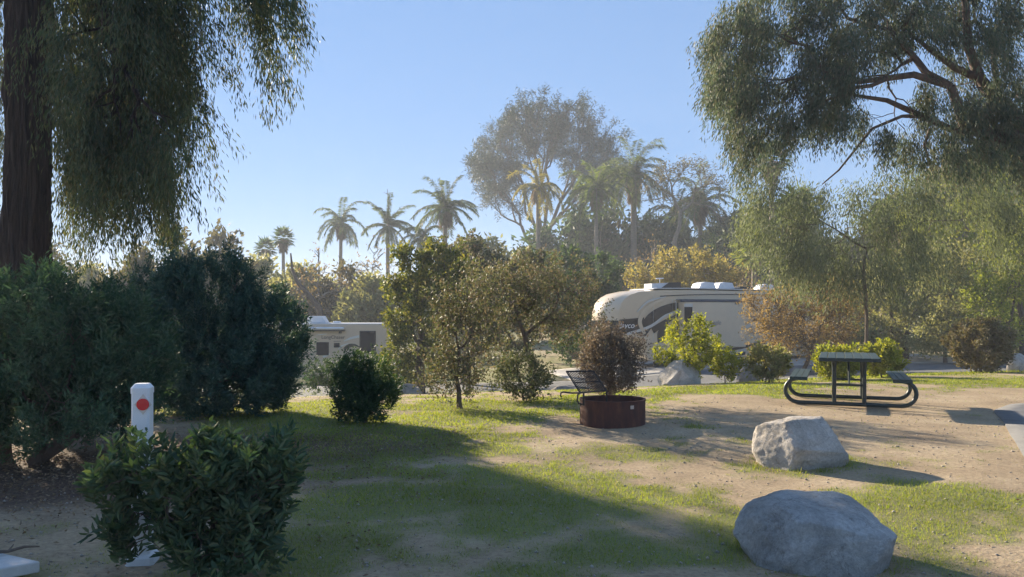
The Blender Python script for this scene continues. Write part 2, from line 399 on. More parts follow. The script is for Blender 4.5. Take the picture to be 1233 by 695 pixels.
def ground_mat():
    m, nt, ns, L = newmat('campsite_ground')
    p = N_(nt, 'ShaderNodeBsdfPrincipled', Roughness=.95); p.inputs['Specular IOR Level'].default_value = .15
    o = N_(nt, 'ShaderNodeOutputMaterial'); L.new(p.outputs[0], o.inputs[0])
    tc = N_(nt, 'ShaderNodeTexCoord')
    n1 = N_(nt, 'ShaderNodeTexNoise', Scale=.9, Detail=8., Roughness=.65); L.new(tc.outputs['Object'], n1.inputs['Vector'])
    n2 = N_(nt, 'ShaderNodeTexNoise', Scale=28., Detail=6., Roughness=.7); L.new(tc.outputs['Object'], n2.inputs['Vector'])
    dirt = ramp(nt, [(.3, (.29, .22, .145)), (.5, (.39, .30, .195)), (.68, (.47, .375, .255))]); L.new(n1.outputs['Fac'], dirt.inputs[0])
    fine = ramp(nt, [(.3, (.62, .6, .58)), (.7, (1.25, 1.25, 1.25))]); L.new(n2.outputs['Fac'], fine.inputs[0])
    mx = N_(nt, 'ShaderNodeMix', data_type='RGBA'); mx.blend_type = 'MULTIPLY'; mx.inputs['Factor'].default_value = 1
    L.new(dirt.outputs[0], mx.inputs['A']); L.new(fine.outputs[0], mx.inputs['B'])
    n3 = N_(nt, 'ShaderNodeTexNoise', Scale=60., Detail=3.); L.new(tc.outputs['Object'], n3.inputs['Vector'])
    gr = ramp(nt, [(.3, (.10, .13, .035)), (.7, (.20, .22, .07))]); L.new(n3.outputs['Fac'], gr.inputs[0])
    a = N_(nt, 'ShaderNodeAttribute', attribute_name='grass')
    ad = N_(nt, 'ShaderNodeMath', operation='MULTIPLY_ADD'); L.new(n2.outputs['Fac'], ad.inputs[0]); ad.inputs[1].default_value = 1.2; ad.inputs[2].default_value = -.65
    su = N_(nt, 'ShaderNodeMath', operation='ADD'); su.use_clamp = True; L.new(a.outputs['Fac'], su.inputs[0]); L.new(ad.outputs[0], su.inputs[1])
    sc_ = N_(nt, 'ShaderNodeMath', operation='MULTIPLY'); L.new(su.outputs[0], sc_.inputs[0]); sc_.inputs[1].default_value = .8
    m2 = N_(nt, 'ShaderNodeMix', data_type='RGBA'); L.new(sc_.outputs[0], m2.inputs['Factor']); L.new(mx.outputs['Result'], m2.inputs['A']); L.new(gr.outputs[0], m2.inputs['B'])
    l = N_(nt, 'ShaderNodeAttribute', attribute_name='litter')
    lr = ramp(nt, [(.35, (.07, .045, .035)), (.65, (.17, .12, .085))]); L.new(n2.outputs['Fac'], lr.inputs[0])
    m3 = N_(nt, 'ShaderNodeMix', data_type='RGBA'); L.new(l.outputs['Fac'], m3.inputs['Factor']); L.new(m2.outputs['Result'], m3.inputs['A']); L.new(lr.outputs[0], m3.inputs['B'])
    L.new(m3.outputs['Result'], p.inputs['Base Color'])
    b = N_(nt, 'ShaderNodeBump', Strength=.7, Distance=.02); L.new(n2.outputs['Fac'], b.inputs['Height']); L.new(b.outputs[0], p.inputs['Normal'])
    return m
GA = gmask(gx, gy).ravel(); LA = lmask(gx, gy).ravel()
ground = np_mesh('ground', V, quads=Q, mat=ground_mat(), smooth=True, attrs={'grass': GA, 'litter': LA})
tag(ground, kind='structure')

# grass blades
def scatter_grass():
    Ps = []; Ls = []; Ws = []
    for (y0, y1, dens, hh, ww) in ((3.0, 6, 4200, .030, .0038), (6, 9, 2800, .032, .0052), (9, 13, 1500, .036, .009), (13, 20, 800, .034, .015), (20, 29, 160, .07, .03)):
        w0 = lambda y: y * .68 + .5
        area = (y1 - y0) * 2 * w0((y0 + y1) / 2); n = int(area * dens)
        y = rng.uniform(y0, y1, n); x = rng.uniform(-1, 1, n) * w0(y)
        m = gmask(x, y); keep = rng.random(n) < m * (.3 + .9 * vn(x, y, .09, 6)) * 1.4
        keep |= rng.random(n) < .035
        for (bx, by, br) in BLDR: keep |= (np.hypot(x - bx, y - by) < br * 1.15) & (rng.random(n) < .45)
        x, y, m = x[keep], y[keep], m[keep]
        Ps.append(np.stack([x, y, H(x, y) - .003], 1)); tall = np.ones(len(x))
        for (bx, by, br) in BLDR: tall += 1.0 * np.exp(-((np.hypot(x - bx, y - by) - br * .9) / .08) ** 2)
        Ls.append(.82 * hh * (.45 + .75 * m) * rng.uniform(.5, 1.5, len(x)) * tall); Ws.append(ww * np.ones(len(x)))
    P = np.concatenate(Ps); L = np.concatenate(Ls)[:, None]; W = np.concatenate(Ws)[:, None]; n = len(P)
    D = rng.normal(size=(n, 3)) * .55; D[:, 2] = 1; D = unit(D); S = unit(np.cross(D, rdir(n)))
    V = np.empty((n, 3, 3)); V[:, 0] = P - S * W * .5; V[:, 1] = P + S * W * .5; V[:, 2] = P + D * L
    o = np_mesh('grass', V.reshape(-1, 3), tris=np.arange(n * 3).reshape(-1, 3), mat=M['grass'])
    tag(o, kind='stuff', label='patchy short green lawn grass growing through bare dirt')
    return n

# ------------------------------------------------------------------ roads and pads
asph = surf('worn_asphalt', (.085, .085, .088), (.14, .14, .14), 3, .92, .35, detail=10, c3=(.115, .115, .115), dist=.01)
conc = surf('pale_concrete', (.30, .28, .26), (.40, .38, .35), 4, .9, .25, detail=9, dist=.008)
def strip(name, pts, mat, lift, n=60, m=10):
    """pts: list of (near xy, far xy) pairs, laid over the terrain"""
    pts = np.array(pts, float); k = np.linspace(0, len(pts) - 1, n)
    i = np.minimum(k.astype(int), len(pts) - 2); f = (k - i); f = f * 1.0
    A = pts[i] * (1 - f)[:, None, None] + pts[i + 1] * f[:, None, None]
    u = np.linspace(0, 1, m)[None, :, None]
    XY = A[:, None, 0] * (1 - u) + A[:, None, 1] * u
    z = H(XY[..., 0], XY[..., 1]) + lift
    Vt = np.concatenate([XY, z[..., None]], -1)
    top = Vt.reshape(-1, 3); bot = top.copy(); bot[:, 2] -= .12
    idx = lambda a, b: a * m + b
    q = [(idx(a, b), idx(a + 1, b), idx(a + 1, b + 1), idx(a, b + 1)) for a in range(n - 1) for b in range(m - 1)]
    nt_ = n * m
    for a in range(n - 1):
        q.append((idx(a, 0), idx(a, 0) + nt_, idx(a + 1, 0) + nt_, idx(a + 1, 0))); q.append((idx(a, m - 1), idx(a + 1, m - 1), idx(a + 1, m - 1) + nt_, idx(a, m - 1) + nt_))
    for b in range(m - 1):
        q.append((idx(0, b), idx(0, b + 1), idx(0, b + 1) + nt_, idx(0, b) + nt_)); q.append((idx(n - 1, b), idx(n - 1, b) + nt_, idx(n - 1, b + 1) + nt_, idx(n - 1, b + 1)))
    return tag(np_mesh(name, np.concatenate([top, bot]), quads=q, mat=mat), kind='structure')
strip('road', [((-40, 30), (-40, 36)), ((-14, 27.5), (-14, 33)), ((-4, 25.2), (-4, 31.5)), ((3, 25.2), (3, 32)), ((8, 27), (8, 35)), ((14, 28.5), (14, 35)), ((22, 29), (22, 36)), ((45, 31), (45, 38))], asph, .035, 140, 14)
strip('parking_pad', [((2.5, 32.1), (1.5, 38)), ((8, 35.1), (7, 42)), ((14, 35.1), (14, 45)), ((22, 36.1), (22, 48))], conc, .03, 40, 14)
# asphalt spur of this campsite, right
strip('driveway', [((3.2, 4.0), (16, 4.0)), ((5.12, 8.05), (16, 8.05)), ((6.6, 10.8), (16, 10.8)), ((7.25, 12.1), (16, 12.1)), ((7.9, 12.75), (16, 12.9)), ((9.3, 13.2), (16, 13.2))], asph, .022, 60, 30)

# ------------------------------------------------------------------ boulders
rock_l = surf('pale_granite', (.50, .46, .40), (.36, .33, .29), 5, .88, 1.0, detail=12, c3=(.58, .54, .48), dist=.03)
def rock_mat(name, ca, cb, cc):
    m, nt, ns, L = newmat(name)
    p = N_(nt, 'ShaderNodeBsdfPrincipled', Roughness=.88); p.inputs['Specular IOR Level'].default_value = .25
    o = N_(nt, 'ShaderNodeOutputMaterial'); L.new(p.outputs[0], o.inputs[0])
    tc = N_(nt, 'ShaderNodeTexCoord')
    n1 = N_(nt, 'ShaderNodeTexNoise', Scale=3.2, Detail=10., Roughness=.7, Distortion=.6); L.new(tc.outputs['Object'], n1.inputs['Vector'])
    r1 = ramp(nt, [(.32, ca), (.5, cb), (.66, cc)]); L.new(n1.outputs['Fac'], r1.inputs[0])
    n2 = N_(nt, 'ShaderNodeTexNoise', Scale=38., Detail=8., Roughness=.85); L.new(tc.outputs['Object'], n2.inputs['Vector'])
    r2 = ramp(nt, [(.35, (.72, .72, .72)), (.62, (1.15, 1.15, 1.15))]); L.new(n2.outputs['Fac'], r2.inputs[0])
    mx = N_(nt, 'ShaderNodeMix', data_type='RGBA'); mx.blend_type = 'MULTIPLY'; mx.inputs['Factor'].default_value = 1
    L.new(r1.outputs[0], mx.inputs['A']); L.new(r2.outputs[0], mx.inputs['B'])
    # pale scuffs
    mp = N_(nt, 'ShaderNodeMapping'); mp.inputs['Scale'].default_value = (2.5, 2.5, 9); mp.inputs['Rotation'].default_value = (.5, .4, .3); L.new(tc.outputs['Object'], mp.inputs['Vector'])
    n3 = N_(nt, 'ShaderNodeTexNoise', Scale=2.2, Detail=9., Roughness=.75, Distortion=1.2); L.new(mp.outputs[0], n3.inputs['Vector'])
    r3 = ramp(nt, [(.60, (0, 0, 0)), (.70, (.45, .45, .45))]); L.new(n3.outputs['Fac'], r3.inputs[0])
    m2 = N_(nt, 'ShaderNodeMix', data_type='RGBA'); L.new(r3.outputs[0], m2.inputs['Factor']); L.new(mx.outputs['Result'], m2.inputs['A']); m2.inputs['B'].default_value = (.55, .53, .5, 1)
    L.new(m2.outputs['Result'], p.inputs['Base Color'])
    vm = N_(nt, 'ShaderNodeMix', data_type='RGBA'); vm.inputs['Factor'].default_value = .28; L.new(tc.outputs['Object'], vm.inputs['A']); L.new(n1.outputs['Color'], vm.inputs['B'])
    v = N_(nt, 'ShaderNodeTexVoronoi', Scale=4.2); v.feature = 'DISTANCE_TO_EDGE'; L.new(vm.outputs['Result'], v.inputs['Vector'])
    cr = ramp(nt, [(.0, (.38, .36, .34)), (.018, (1, 1, 1))]); L.new(v.outputs['Distance'], cr.inputs[0])
    m4 = N_(nt, 'ShaderNodeMix', data_type='RGBA'); m4.blend_type = 'MULTIPLY'; L.new(n3.outputs['Fac'], m4.inputs['Factor']); L.new(m2.outputs['Result'], m4.inputs['A']); L.new(cr.outputs[0], m4.inputs['B'])
    n5 = N_(nt, 'ShaderNodeTexNoise', Scale=1.7, Detail=6., Roughness=.8); L.new(tc.outputs['Object'], n5.inputs['Vector'])
    r5 = ramp(nt, [(.42, (.62, .56, .48)), (.56, (1, 1, 1))]); L.new(n5.outputs['Fac'], r5.inputs[0])
    m5 = N_(nt, 'ShaderNodeMix', data_type='RGBA'); m5.blend_type = 'MULTIPLY'; m5.inputs['Factor'].default_value = .35; L.new(m4.outputs['Result'], m5.inputs['A']); L.new(r5.outputs[0], m5.inputs['B'])
    L.new(m5.outputs['Result'], p.inputs['Base Color'])
    ad = N_(nt, 'ShaderNodeMath', operation='MULTIPLY_ADD'); L.new(n2.outputs['Fac'], ad.inputs[0]); ad.inputs[1].default_value = .35; L.new(n1.outputs['Fac'], ad.inputs[2])
    b = N_(nt, 'ShaderNodeBump', Strength=1., Distance=.06); L.new(ad.outputs[0], b.inputs['Height']); L.new(b.outputs[0], p.inputs['Normal'])
    return m
RA = rock_mat('warm_grey_granite', (.42, .385, .33), (.58, .53, .47), (.68, .63, .56))
RB = rock_mat('blue_grey_granite', (.36, .355, .34), (.52, .51, .49), (.66, .65, .62))
RC = rock_mat('brown_granite', (.22, .19, .16), (.32, .28, .24), (.42, .37, .32))
def boulder(label, c, size, planes, mat, seed, rz=0, round_=.0, group='boulders', nx_=18, sq=1.0):
    import bmesh
    b = bmesh.new(); bmesh.ops.create_icosphere(b, subdivisions=6, radius=1.0)
    r = np.random.default_rng(seed)
    P = np.array([v.co for v in b.verts])
    extra = [(unit(r.normal(size=3)), r.uniform(.84, .97)) for _ in range(nx_)]
    P = np.sign(P) * np.abs(P) ** sq; P = P / np.linalg.norm(P, axis=1).max() * 1.12 if sq < 1 else P
    for nrm, d in [(unit(np.array(n, float)), d) for n, d in planes] + extra:
        s = P @ nrm - d; P = P - np.maximum(s, 0)[:, None] * nrm * (1 - round_)
    from mathutils import noise as mn
    of = Vector((seed * 3.1, seed * 1.7, 0))
    a = np.array([mn.fractal(Vector(p) * 1.7 + of, 1.0, 2.0, 4) for p in P])
    a2 = np.array([mn.ridged_multi_fractal(Vector((p[0] * 2.2, p[1] * 2.2, p[2] * 4.5)) + of, .9, 2.1, 5, 1.0, 2.0) for p in P])
    a3 = np.array([mn.fractal(Vector(p) * 14 + of, .8, 2.0, 3) for p in P])
    P = P * (1 + .05 * a - .015 * (a2 - 1.2) + .006 * a3)[:, None]
    P = P * np.array(size)
    for v, p in zip(b.verts, P): v.co = p
    me = bpy.data.meshes.new('boulder'); b.to_mesh(me); b.free(); me.materials.append(mat)
    me.polygons.foreach_set('use_smooth', [True] * len(me.polygons))
    try: me.set_sharp_from_angle(angle=math.radians(28))
    except Exception: pass
    o = link(bpy.data.objects.new('boulder', me)); o.location = c; o.rotation_euler = (0, 0, rz)
    return tag(o, label, 'boulder', group)
xA, yA = G(961, 7.9); xB, yB = G(981, 4.85)
boulder('pale angular boulder with a flat sloping face, between the picnic table and the darker boulder', (xA, yA, hz(xA, yA) + .13), (.47, .42, .41),
        [((.30, -.80, .62), .66), ((-.80, -.55, .22), .70), ((-.05, .1, 1), .74), ((.85, -.15, .5), .80), ((.25, -1, -.30), .72), ((-.35, .3, .9), .80)], RA, 4, round_=.15)
boulder('large rounded blue-grey boulder at the bottom edge, closest of all boulders', (xB, yB, hz(xB, yB) + .08), (.44, .41, .305),
        [((.20, -.25, .94), .80), ((-.9, -.3, .25), .86), ((-.2, -.95, .0), .84), ((.6, -.2, .75), .90)], RB, 12, round_=.35, nx_=7, sq=.82)
BLDR = [(xA, yA, .5), (xB, yB, .5)]
for px, d, w, hh, lab, mt, sd in ((818, 18.5, .98, .56, 'pale pointed boulder beside the yellow-green bush and the kerb of the road', RA, 21),
                              (491, 20.0, .72, .40, 'smooth tan boulder behind the clipped round dark bush', RC, 25),
                              (676, 24.0, .70, .34, 'small low grey rock at the road edge behind the fire ring grate', RC, 28),
                              (903, 24.0, .8, .55, 'grey rock half hidden by shrubs under the fifth-wheel trailer', RC, 31),
                              (1226, 22.5, .6, .5, 'white-grey rock beside the bronze bush at the frame edge', RA, 33)):
    x, y = G(px, d)
    boulder(lab, (x, y, hz(x, y) + hh * .3), (w / 2, w / 2 * .9, hh * .75), [((-.6, -.4, .6), .6), ((.6, -.6, .5), .62), ((.1, -1, .1), .6)] if w > .9 else [((.2, -.6, .8), .75)], mt, sd, round_=0 if w > .9 else .3)

# ------------------------------------------------------------------ fire ring
rust = surf('rusted_steel', (.05, .026, .024), (.10, .042, .03), 5, .75, .3, detail=12, c3=(.17, .075, .04), spec=.3, dist=.004, stretch=(2.2, 2.2, .7))
soot = surf('sooty_steel', (.022, .021, .021), (.045, .04, .038), 14, .7, .3, spec=.3, dist=.004)
fx, fy = G(737.5, 10.33); fz = hz(fx, fy)
fr = thing('fire_ring', 'rusty round steel fire ring with a tilted cooking grate, on bare dirt', 'fire ring', (fx, fy, fz))
def ringwall(r0, r1, z0, z1, n=72):
    v = []; f = []
    for k in range(n):
        a = 2 * math.pi * k / n; c, s = math.cos(a), math.sin(a)
        v += [(c * r1, s * r1, z0), (c * r1, s * r1, z1), (c * r0, s * r0, z1), (c * r0, s * r0, z0)]
    for k in range(n):
        a = 4 * k; b = 4 * ((k + 1) % n)
        for j in range(4): f.append((a + j, a + (j + 1) % 4, b + (j + 1) % 4, b + j))
    return v, f
mb = MB(); mb.add(*ringwall(.412, .418, -.03, .315)); mb.build('wall', rust, fr, smooth=True)
mb = MB(); mb.add(*ringwall(.398, .411, .285, .322)); mb.add(*ringwall(.411, .425, .306, .322)); mb.build('rim', rust, fr, smooth=True)
mb = MB(); n = 40; mb.add([(0, 0, .09)] + [(.405 * math.cos(6.2832 * k / n), .405 * math.sin(6.2832 * k / n), .05 + .02 * random.random()) for k in range(n)], [(0, 1 + k, 1 + (k + 1) % n) for k in range(n)])
mb.build('ash_bed', surf('ash', (.10, .095, .09), (.2, .19, .18), 20, .95, .6), fr)
tagm = surf('steel_tag', (.45, .36, .30), (.55, .45, .38), 20, .5, metallic=.2)
mb = MB(); a = math.radians(-62); rt = Matrix.Rotation(a, 3, 'Z'); mb.box(rt @ Vector((.4205, 0, .25)), (.004, .052, .044), rt, .001); mb.build('maker_plate', tagm, fr)
gt = thing('grate', None, None); gt.parent = fr
def loc(p): return Vector(p) - Vector((fx, fy, fz))
A_, B_, D_, C_ = [loc(p) for p in ((.82, 9.66, .46 + fz), (1.19, 10.12, .445 + fz), (.67, 9.90, .70 + fz), (1.05, 10.36, .67 + fz))]
gt = MB()
for a, b in ((A_, B_), (B_, C_), (C_, D_), (D_, A_)): gt.tube([a, b], .010, 8)
bars = gt.build('grate', soot, fr, smooth=True)
for o in list(bpy.data.objects):
    if o.type == 'EMPTY' and o.name.startswith('grate') and o.parent == fr: bpy.data.objects.remove(o)
bars.name = 'grate'
mb = MB()
for k in range(1, 18):
    f = k / 18; mb.tube([A_.lerp(B_, f), D_.lerp(C_, f)], .0058, 6)
mb.tube([A_.lerp(D_, .5) + Vector((0, 0, -.008)), B_.lerp(C_, .5) + Vector((0, 0, -.008))], .007, 6)
mb.build('grate_bar', soot, bars, smooth=True)['kind'] = 'stuff'
mb = MB()
an = A_ + Vector((.0, 0, 0))
mb.tube([an, an + Vector((-.03, -.01, -.02)), an + Vector((-.035, -.01, -.09)), an + Vector((-.02, 0, -.13)), an + Vector((.03, .02, -.14))], .011, 8)
mb.build('hinge_arm', soot, fr, smooth=True); mb = MB()
mb.tube([an + Vector((.045, .05, 0)), an + Vector((.045, .05, -.16))], .011, 8)
mb.build('support_leg', soot, fr, smooth=True); mb = MB()
mb.tube([B_, B_ + Vector((.0, .0, -.14))], .011, 8)
mb.build('support_leg', soot, fr, smooth=True)
mb = MB(); mb.tube([an, an + Vector((-.10, -.02, .0)), an + Vector((-.21, -.04, .015)), an + Vector((-.235, -.045, .005)), an + Vector((-.24, -.045, -.03)), an + Vector((-.225, -.04, -.045))], .010, 8)
mb.build('handle', soot, bars, smooth=True)

# ------------------------------------------------------------------ picnic table
green = surf('green_coated_metal', (.016, .028, .027), (.022, .036, .034), 30, .38, .05, spec=.5)
greent = surf('green_plank_top', (.022, .042, .038), (.03, .052, .046), 30, .45, .05, spec=.5)
tx, ty = 5.43, 12.97
tb = thing('picnic_table', 'dark green metal picnic table with curved tube legs and two attached benches', 'picnic table', (tx, ty, hz(tx, ty) + .01), -math.radians(22))
# local: +x = width direction, +y = long axis
mb = MB()
for i in range(7): mb.box((-.372 + .124 * i, 0, .752), (.1175, 1.86, .028), bev=.005)
mb.build('tabletop', greent, tb)
mb = MB()
for y in (-.915, .915): mb.box((0, y, .735), (.86, .03, .05), bev=.006)
for x in (-.43, .43): mb.box((x * .99, 0, .733), (.022, 1.80, .045), bev=.005)
mb.build('top_frame', green, tb)
for s in (-1, 1):
    mb = MB()
    for i in (-1, 0, 1): mb.box((s * .725 + i * .088, 0, .452), (.0835, 1.86, .026), bev=.004)
    mb.box((s * .725, -.92, .435), (.265, .02, .05), bev=.005); mb.box((s * .725, .92, .435), (.265, .02, .05), bev=.005)
    mb.build('bench', greent, tb)
for y in (-.56, .56):
    mb = MB(); pts = [(-.66, y, .432), (-.74, y, .40)]
    # bow: from bench down round to the ground tube
    def bow(s):
        out = []
        for k in range(13):
            t = k / 12.0
            ang = math.radians(62 - 152 * t)
            out.append((s * (.735 + .2 * math.cos(ang)), y, .225 + .19 * math.sin(ang)))
        return out
    L_ = [(-.62, y, .432), (-.70, y, .425)] + bow(-1)
    R_ = [(.62, y, .432), (.70, y, .425)] + bow(1)
    mb.tube(L_ + R_[::-1], .032, 12)
    mb.build('leg_frame', green, tb, smooth=True)
    mb = MB()
    for x in (-.215, .215):
        mb.tube([(x, y, .05), (x, y, .58), (x * 1.0, y, .68), (x * 1.06, y, .735)], [.033, .033, .04, .058], 12)
    mb.build('upright', green, tb, smooth=True)
    mb = MB(); mb.tube([(-.215, y, .33), (.215, y, .33)], .016, 8); mb.build('crossbar', green, tb, smooth=True)
for s in (-1, 1):
    mb = MB(); mb.tube([(0, s * .56, .33), (0, s * .12, .73)], .014, 8); mb.build('brace', green, tb, smooth=True)

# ------------------------------------------------------------------ marker post with red reflector
wp = surf('white_vinyl', (.78, .79, .80), (.70, .72, .74), 3, .42, .03, spec=.5)
px_, py_ = G(171.5, 4.68)
po = thing('marker_post', 'square white marker post with a round red reflector, rising out of the leafy bush', 'post', (px_, py_, hz(px_, py_)), math.radians(9))
def octo(w, z, ch=.012):
    a = w / 2; return [(-a + ch, -a, z), (a - ch, -a, z), (a, -a + ch, z), (a, a - ch, z), (a - ch, a, z), (-a + ch, a, z), (-a, a - ch, z), (-a, -a + ch, z)]
mb = MB(); rings = [octo(.100, -.05), octo(.100, 1.0)]
v = rings[0] + rings[1]; mb.add(v, [(i, (i + 1) % 8, 8 + (i + 1) % 8, 8 + i) for i in range(8)]); mb.build('shaft', wp, po)
mb = MB(); v = octo(.107, .985, .014) + octo(.107, 1.018, .014) + octo(.072, 1.042, .01)
mb.add(v, [(i, (i + 1) % 8, 8 + (i + 1) % 8, 8 + i) for i in range(8)] + [(8 + i, 8 + (i + 1) % 8, 16 + (i + 1) % 8, 16 + i) for i in range(8)] + [tuple(range(16, 24)), tuple(range(7, -1, -1))]); mb.build('cap', wp, po)
mb = MB(); mb.box((0, 0, .02), (.155, .155, .07), bev=.015); mb.build('base', wp, po)
rf = MB(); s_ = .047
rf.prism([(.018, .925 - s_ - .012), (.018 + s_, .925), (.018, .925 + s_ + .012), (.018 - s_, .925)], 1, -.0540, -.0505)
plate = rf.build('reflector_plate', surf('dull_aluminium', (.6, .58, .56), (.5, .48, .46), 20, .4, metallic=.4), po)
mred, nt, ns, L = newmat('red_reflector'); p = N_(nt, 'ShaderNodeBsdfPrincipled', Roughness=.25); p.inputs['Base Color'].default_value = (.62, .02, .03, 1); p.inputs['Coat Weight'].default_value = .15
tc = N_(nt, 'ShaderNodeTexCoord'); wv = N_(nt, 'ShaderNodeTexVoronoi', Scale=170.); L.new(tc.outputs['Object'], wv.inputs['Vector']); b = N_(nt, 'ShaderNodeBump', Strength=.3, Distance=.002); L.new(wv.outputs['Distance'], b.inputs['Height']); L.new(b.outputs[0], p.inputs['Normal'])
o_ = N_(nt, 'ShaderNodeOutputMaterial'); L.new(p.outputs[0], o_.inputs[0])
mb = MB(); n = 32
mb.prism([(.018 + .034 * math.cos(6.2832 * k / n), .925 + .034 * math.sin(6.2832 * k / n)) for k in range(n)], 1, -.062, -.0542)
mb.build('reflector_disc', mred, plate, smooth=True)

# ------------------------------------------------------------------ white slab bottom left
slabm = surf('weathered_white_paint', (.62, .60, .57), (.50, .49, .47), 7, .8, .2, detail=10, c3=(.7, .68, .65))
sx, sy = -2.57, 4.38
sl = thing('concrete_slab', 'low white slab on the ground in the bottom corner with a twig on it', 'slab', (sx, sy, hz(sx, sy) + .03), math.radians(6))
R_ = Matrix.Rotation(0, 3, 'Z')
mb = MB(); mb.prism([(0, 0), (-.62, .40), (-1.3, .1), (-.85, -.62)], 2, 0, .062); mb.build('slab_body', slabm, sl, bevel=.008)
tw = MB(); tw.tube([(-2.90, 4.44, .165), (-2.82, 4.50, .155), (-2.74, 4.52, .175), (-2.68, 4.56, .165)], [.012, .01, .008, .004], 6)
tw.tube([(-2.82, 4.50, .155), (-2.84, 4.58, .17)], [.007, .003], 5)
o = tw.build('twig', M['twig'], smooth=True); tag(o, 'short dry twig lying on the white slab', 'twig')
o.location.z = hz(sx, sy) - .045

# ------------------------------------------------------------------ recreational vehicles
rv_w = surf('gelcoat_champagne', (.72, .60, .45), (.68, .565, .42), 2, .28, spec=.5, coat=.3)
rv_roof = surf('white_rubber_roof', (.72, .72, .72), (.62, .62, .61), 3, .5)
rv_dark = surf('charcoal_graphic', (.025, .028, .035), (.03, .033, .04), 4, .3, coat=.3)
rv_silver = surf('silver_graphic', (.66, .66, .64), (.62, .62, .60), 4, .3, coat=.3)
rv_blk = surf('black_trim', (.02, .02, .022), (.03, .03, .03), 10, .5)
rv_navy = surf('blue_awning', (.03, .045, .075), (.04, .055, .09), 10, .5)
rv_white = surf('white_plastic', (.74, .75, .77), (.66, .67, .69), 5, .45)
glass = surf('tinted_glass', (.008, .011, .02), (.012, .016, .028), 3, .3, spec=.12)
rubber = surf('tyre_rubber', (.02, .02, .02), (.03, .03, .03), 20, .85)
steel = surf('wheel_steel', (.45, .45, .46), (.38, .38, .39), 10, .35, metallic=.7)
textm = surf('dark_lettering', (.18, .14, .12), (.2, .16, .13), 10, .5)
pale_t = surf('white_lettering', (.8, .8, .8), (.75, .75, .75), 10, .4)
def letters(s, size, mat, parent, loc, rot, name='lettering', shear=0.):
    cu = bpy.data.curves.new('t', 'FONT'); cu.body = s; cu.size = size; cu.extrude = .004; cu.shear = shear; cu.offset = .003
    to = bpy.data.objects.new('t', cu); COL.objects.link(to)
    bpy.context.view_layer.update()
    me = bpy.data.meshes.new_from_object(to.evaluated_get(bpy.context.evaluated_depsgraph_get())); me.name = name
    bpy.data.objects.remove(to); me.materials.clear(); me.materials.append(mat)
    o = link(bpy.data.objects.new(name, me), parent); o.location = loc; o.rotation_euler = rot; return o
def ribbon(pts, w, y, t=.012):
    """curved graphic on the side wall: centre line pts (x,z), width list, standing t proud of plane y (towards -y)"""
    mb = MB(); pts = np.array(pts, float); n = 24
    k = np.linspace(0, len(pts) - 1, n)
    # Catmull-Rom
    def cr(a, k):
        i = int(min(k, len(a) - 1.0001)); f = k - i
        p0, p1, p2, p3 = a[max(i - 1, 0)], a[i], a[min(i + 1, len(a) - 1)], a[min(i + 2, len(a) - 1)]
        return .5 * ((2 * p1) + (-p0 + p2) * f + (2 * p0 - 5 * p1 + 4 * p2 - p3) * f * f + (-p0 + 3 * p1 - 3 * p2 + p3) * f ** 3)
    C = np.array([cr(pts, q) for q in k]); Wd = np.array([cr(np.array(w, float), q) for q in k])
    T = np.gradient(C, axis=0); T = T / np.linalg.norm(T, axis=1)[:, None]; Nn = np.stack([-T[:, 1], T[:, 0]], 1)
    a = C + Nn * Wd[:, None] / 2; b = C - Nn * Wd[:, None] / 2
    v = [(p[0], y - t, p[1]) for p in a] + [(p[0], y - t, p[1]) for p in b]
    v += [(p[0], y + .001, p[1]) for p in a] + [(p[0], y + .001, p[1]) for p in b]
    f = []
    for i in range(n - 1):
        f += [(i, i + 1, n + i + 1, n + i), (i, 2 * n + i, 2 * n + i + 1, i + 1), (n + i, n + i + 1, 3 * n + i + 1, 3 * n + i)]
    mb.add(v, f); return mb
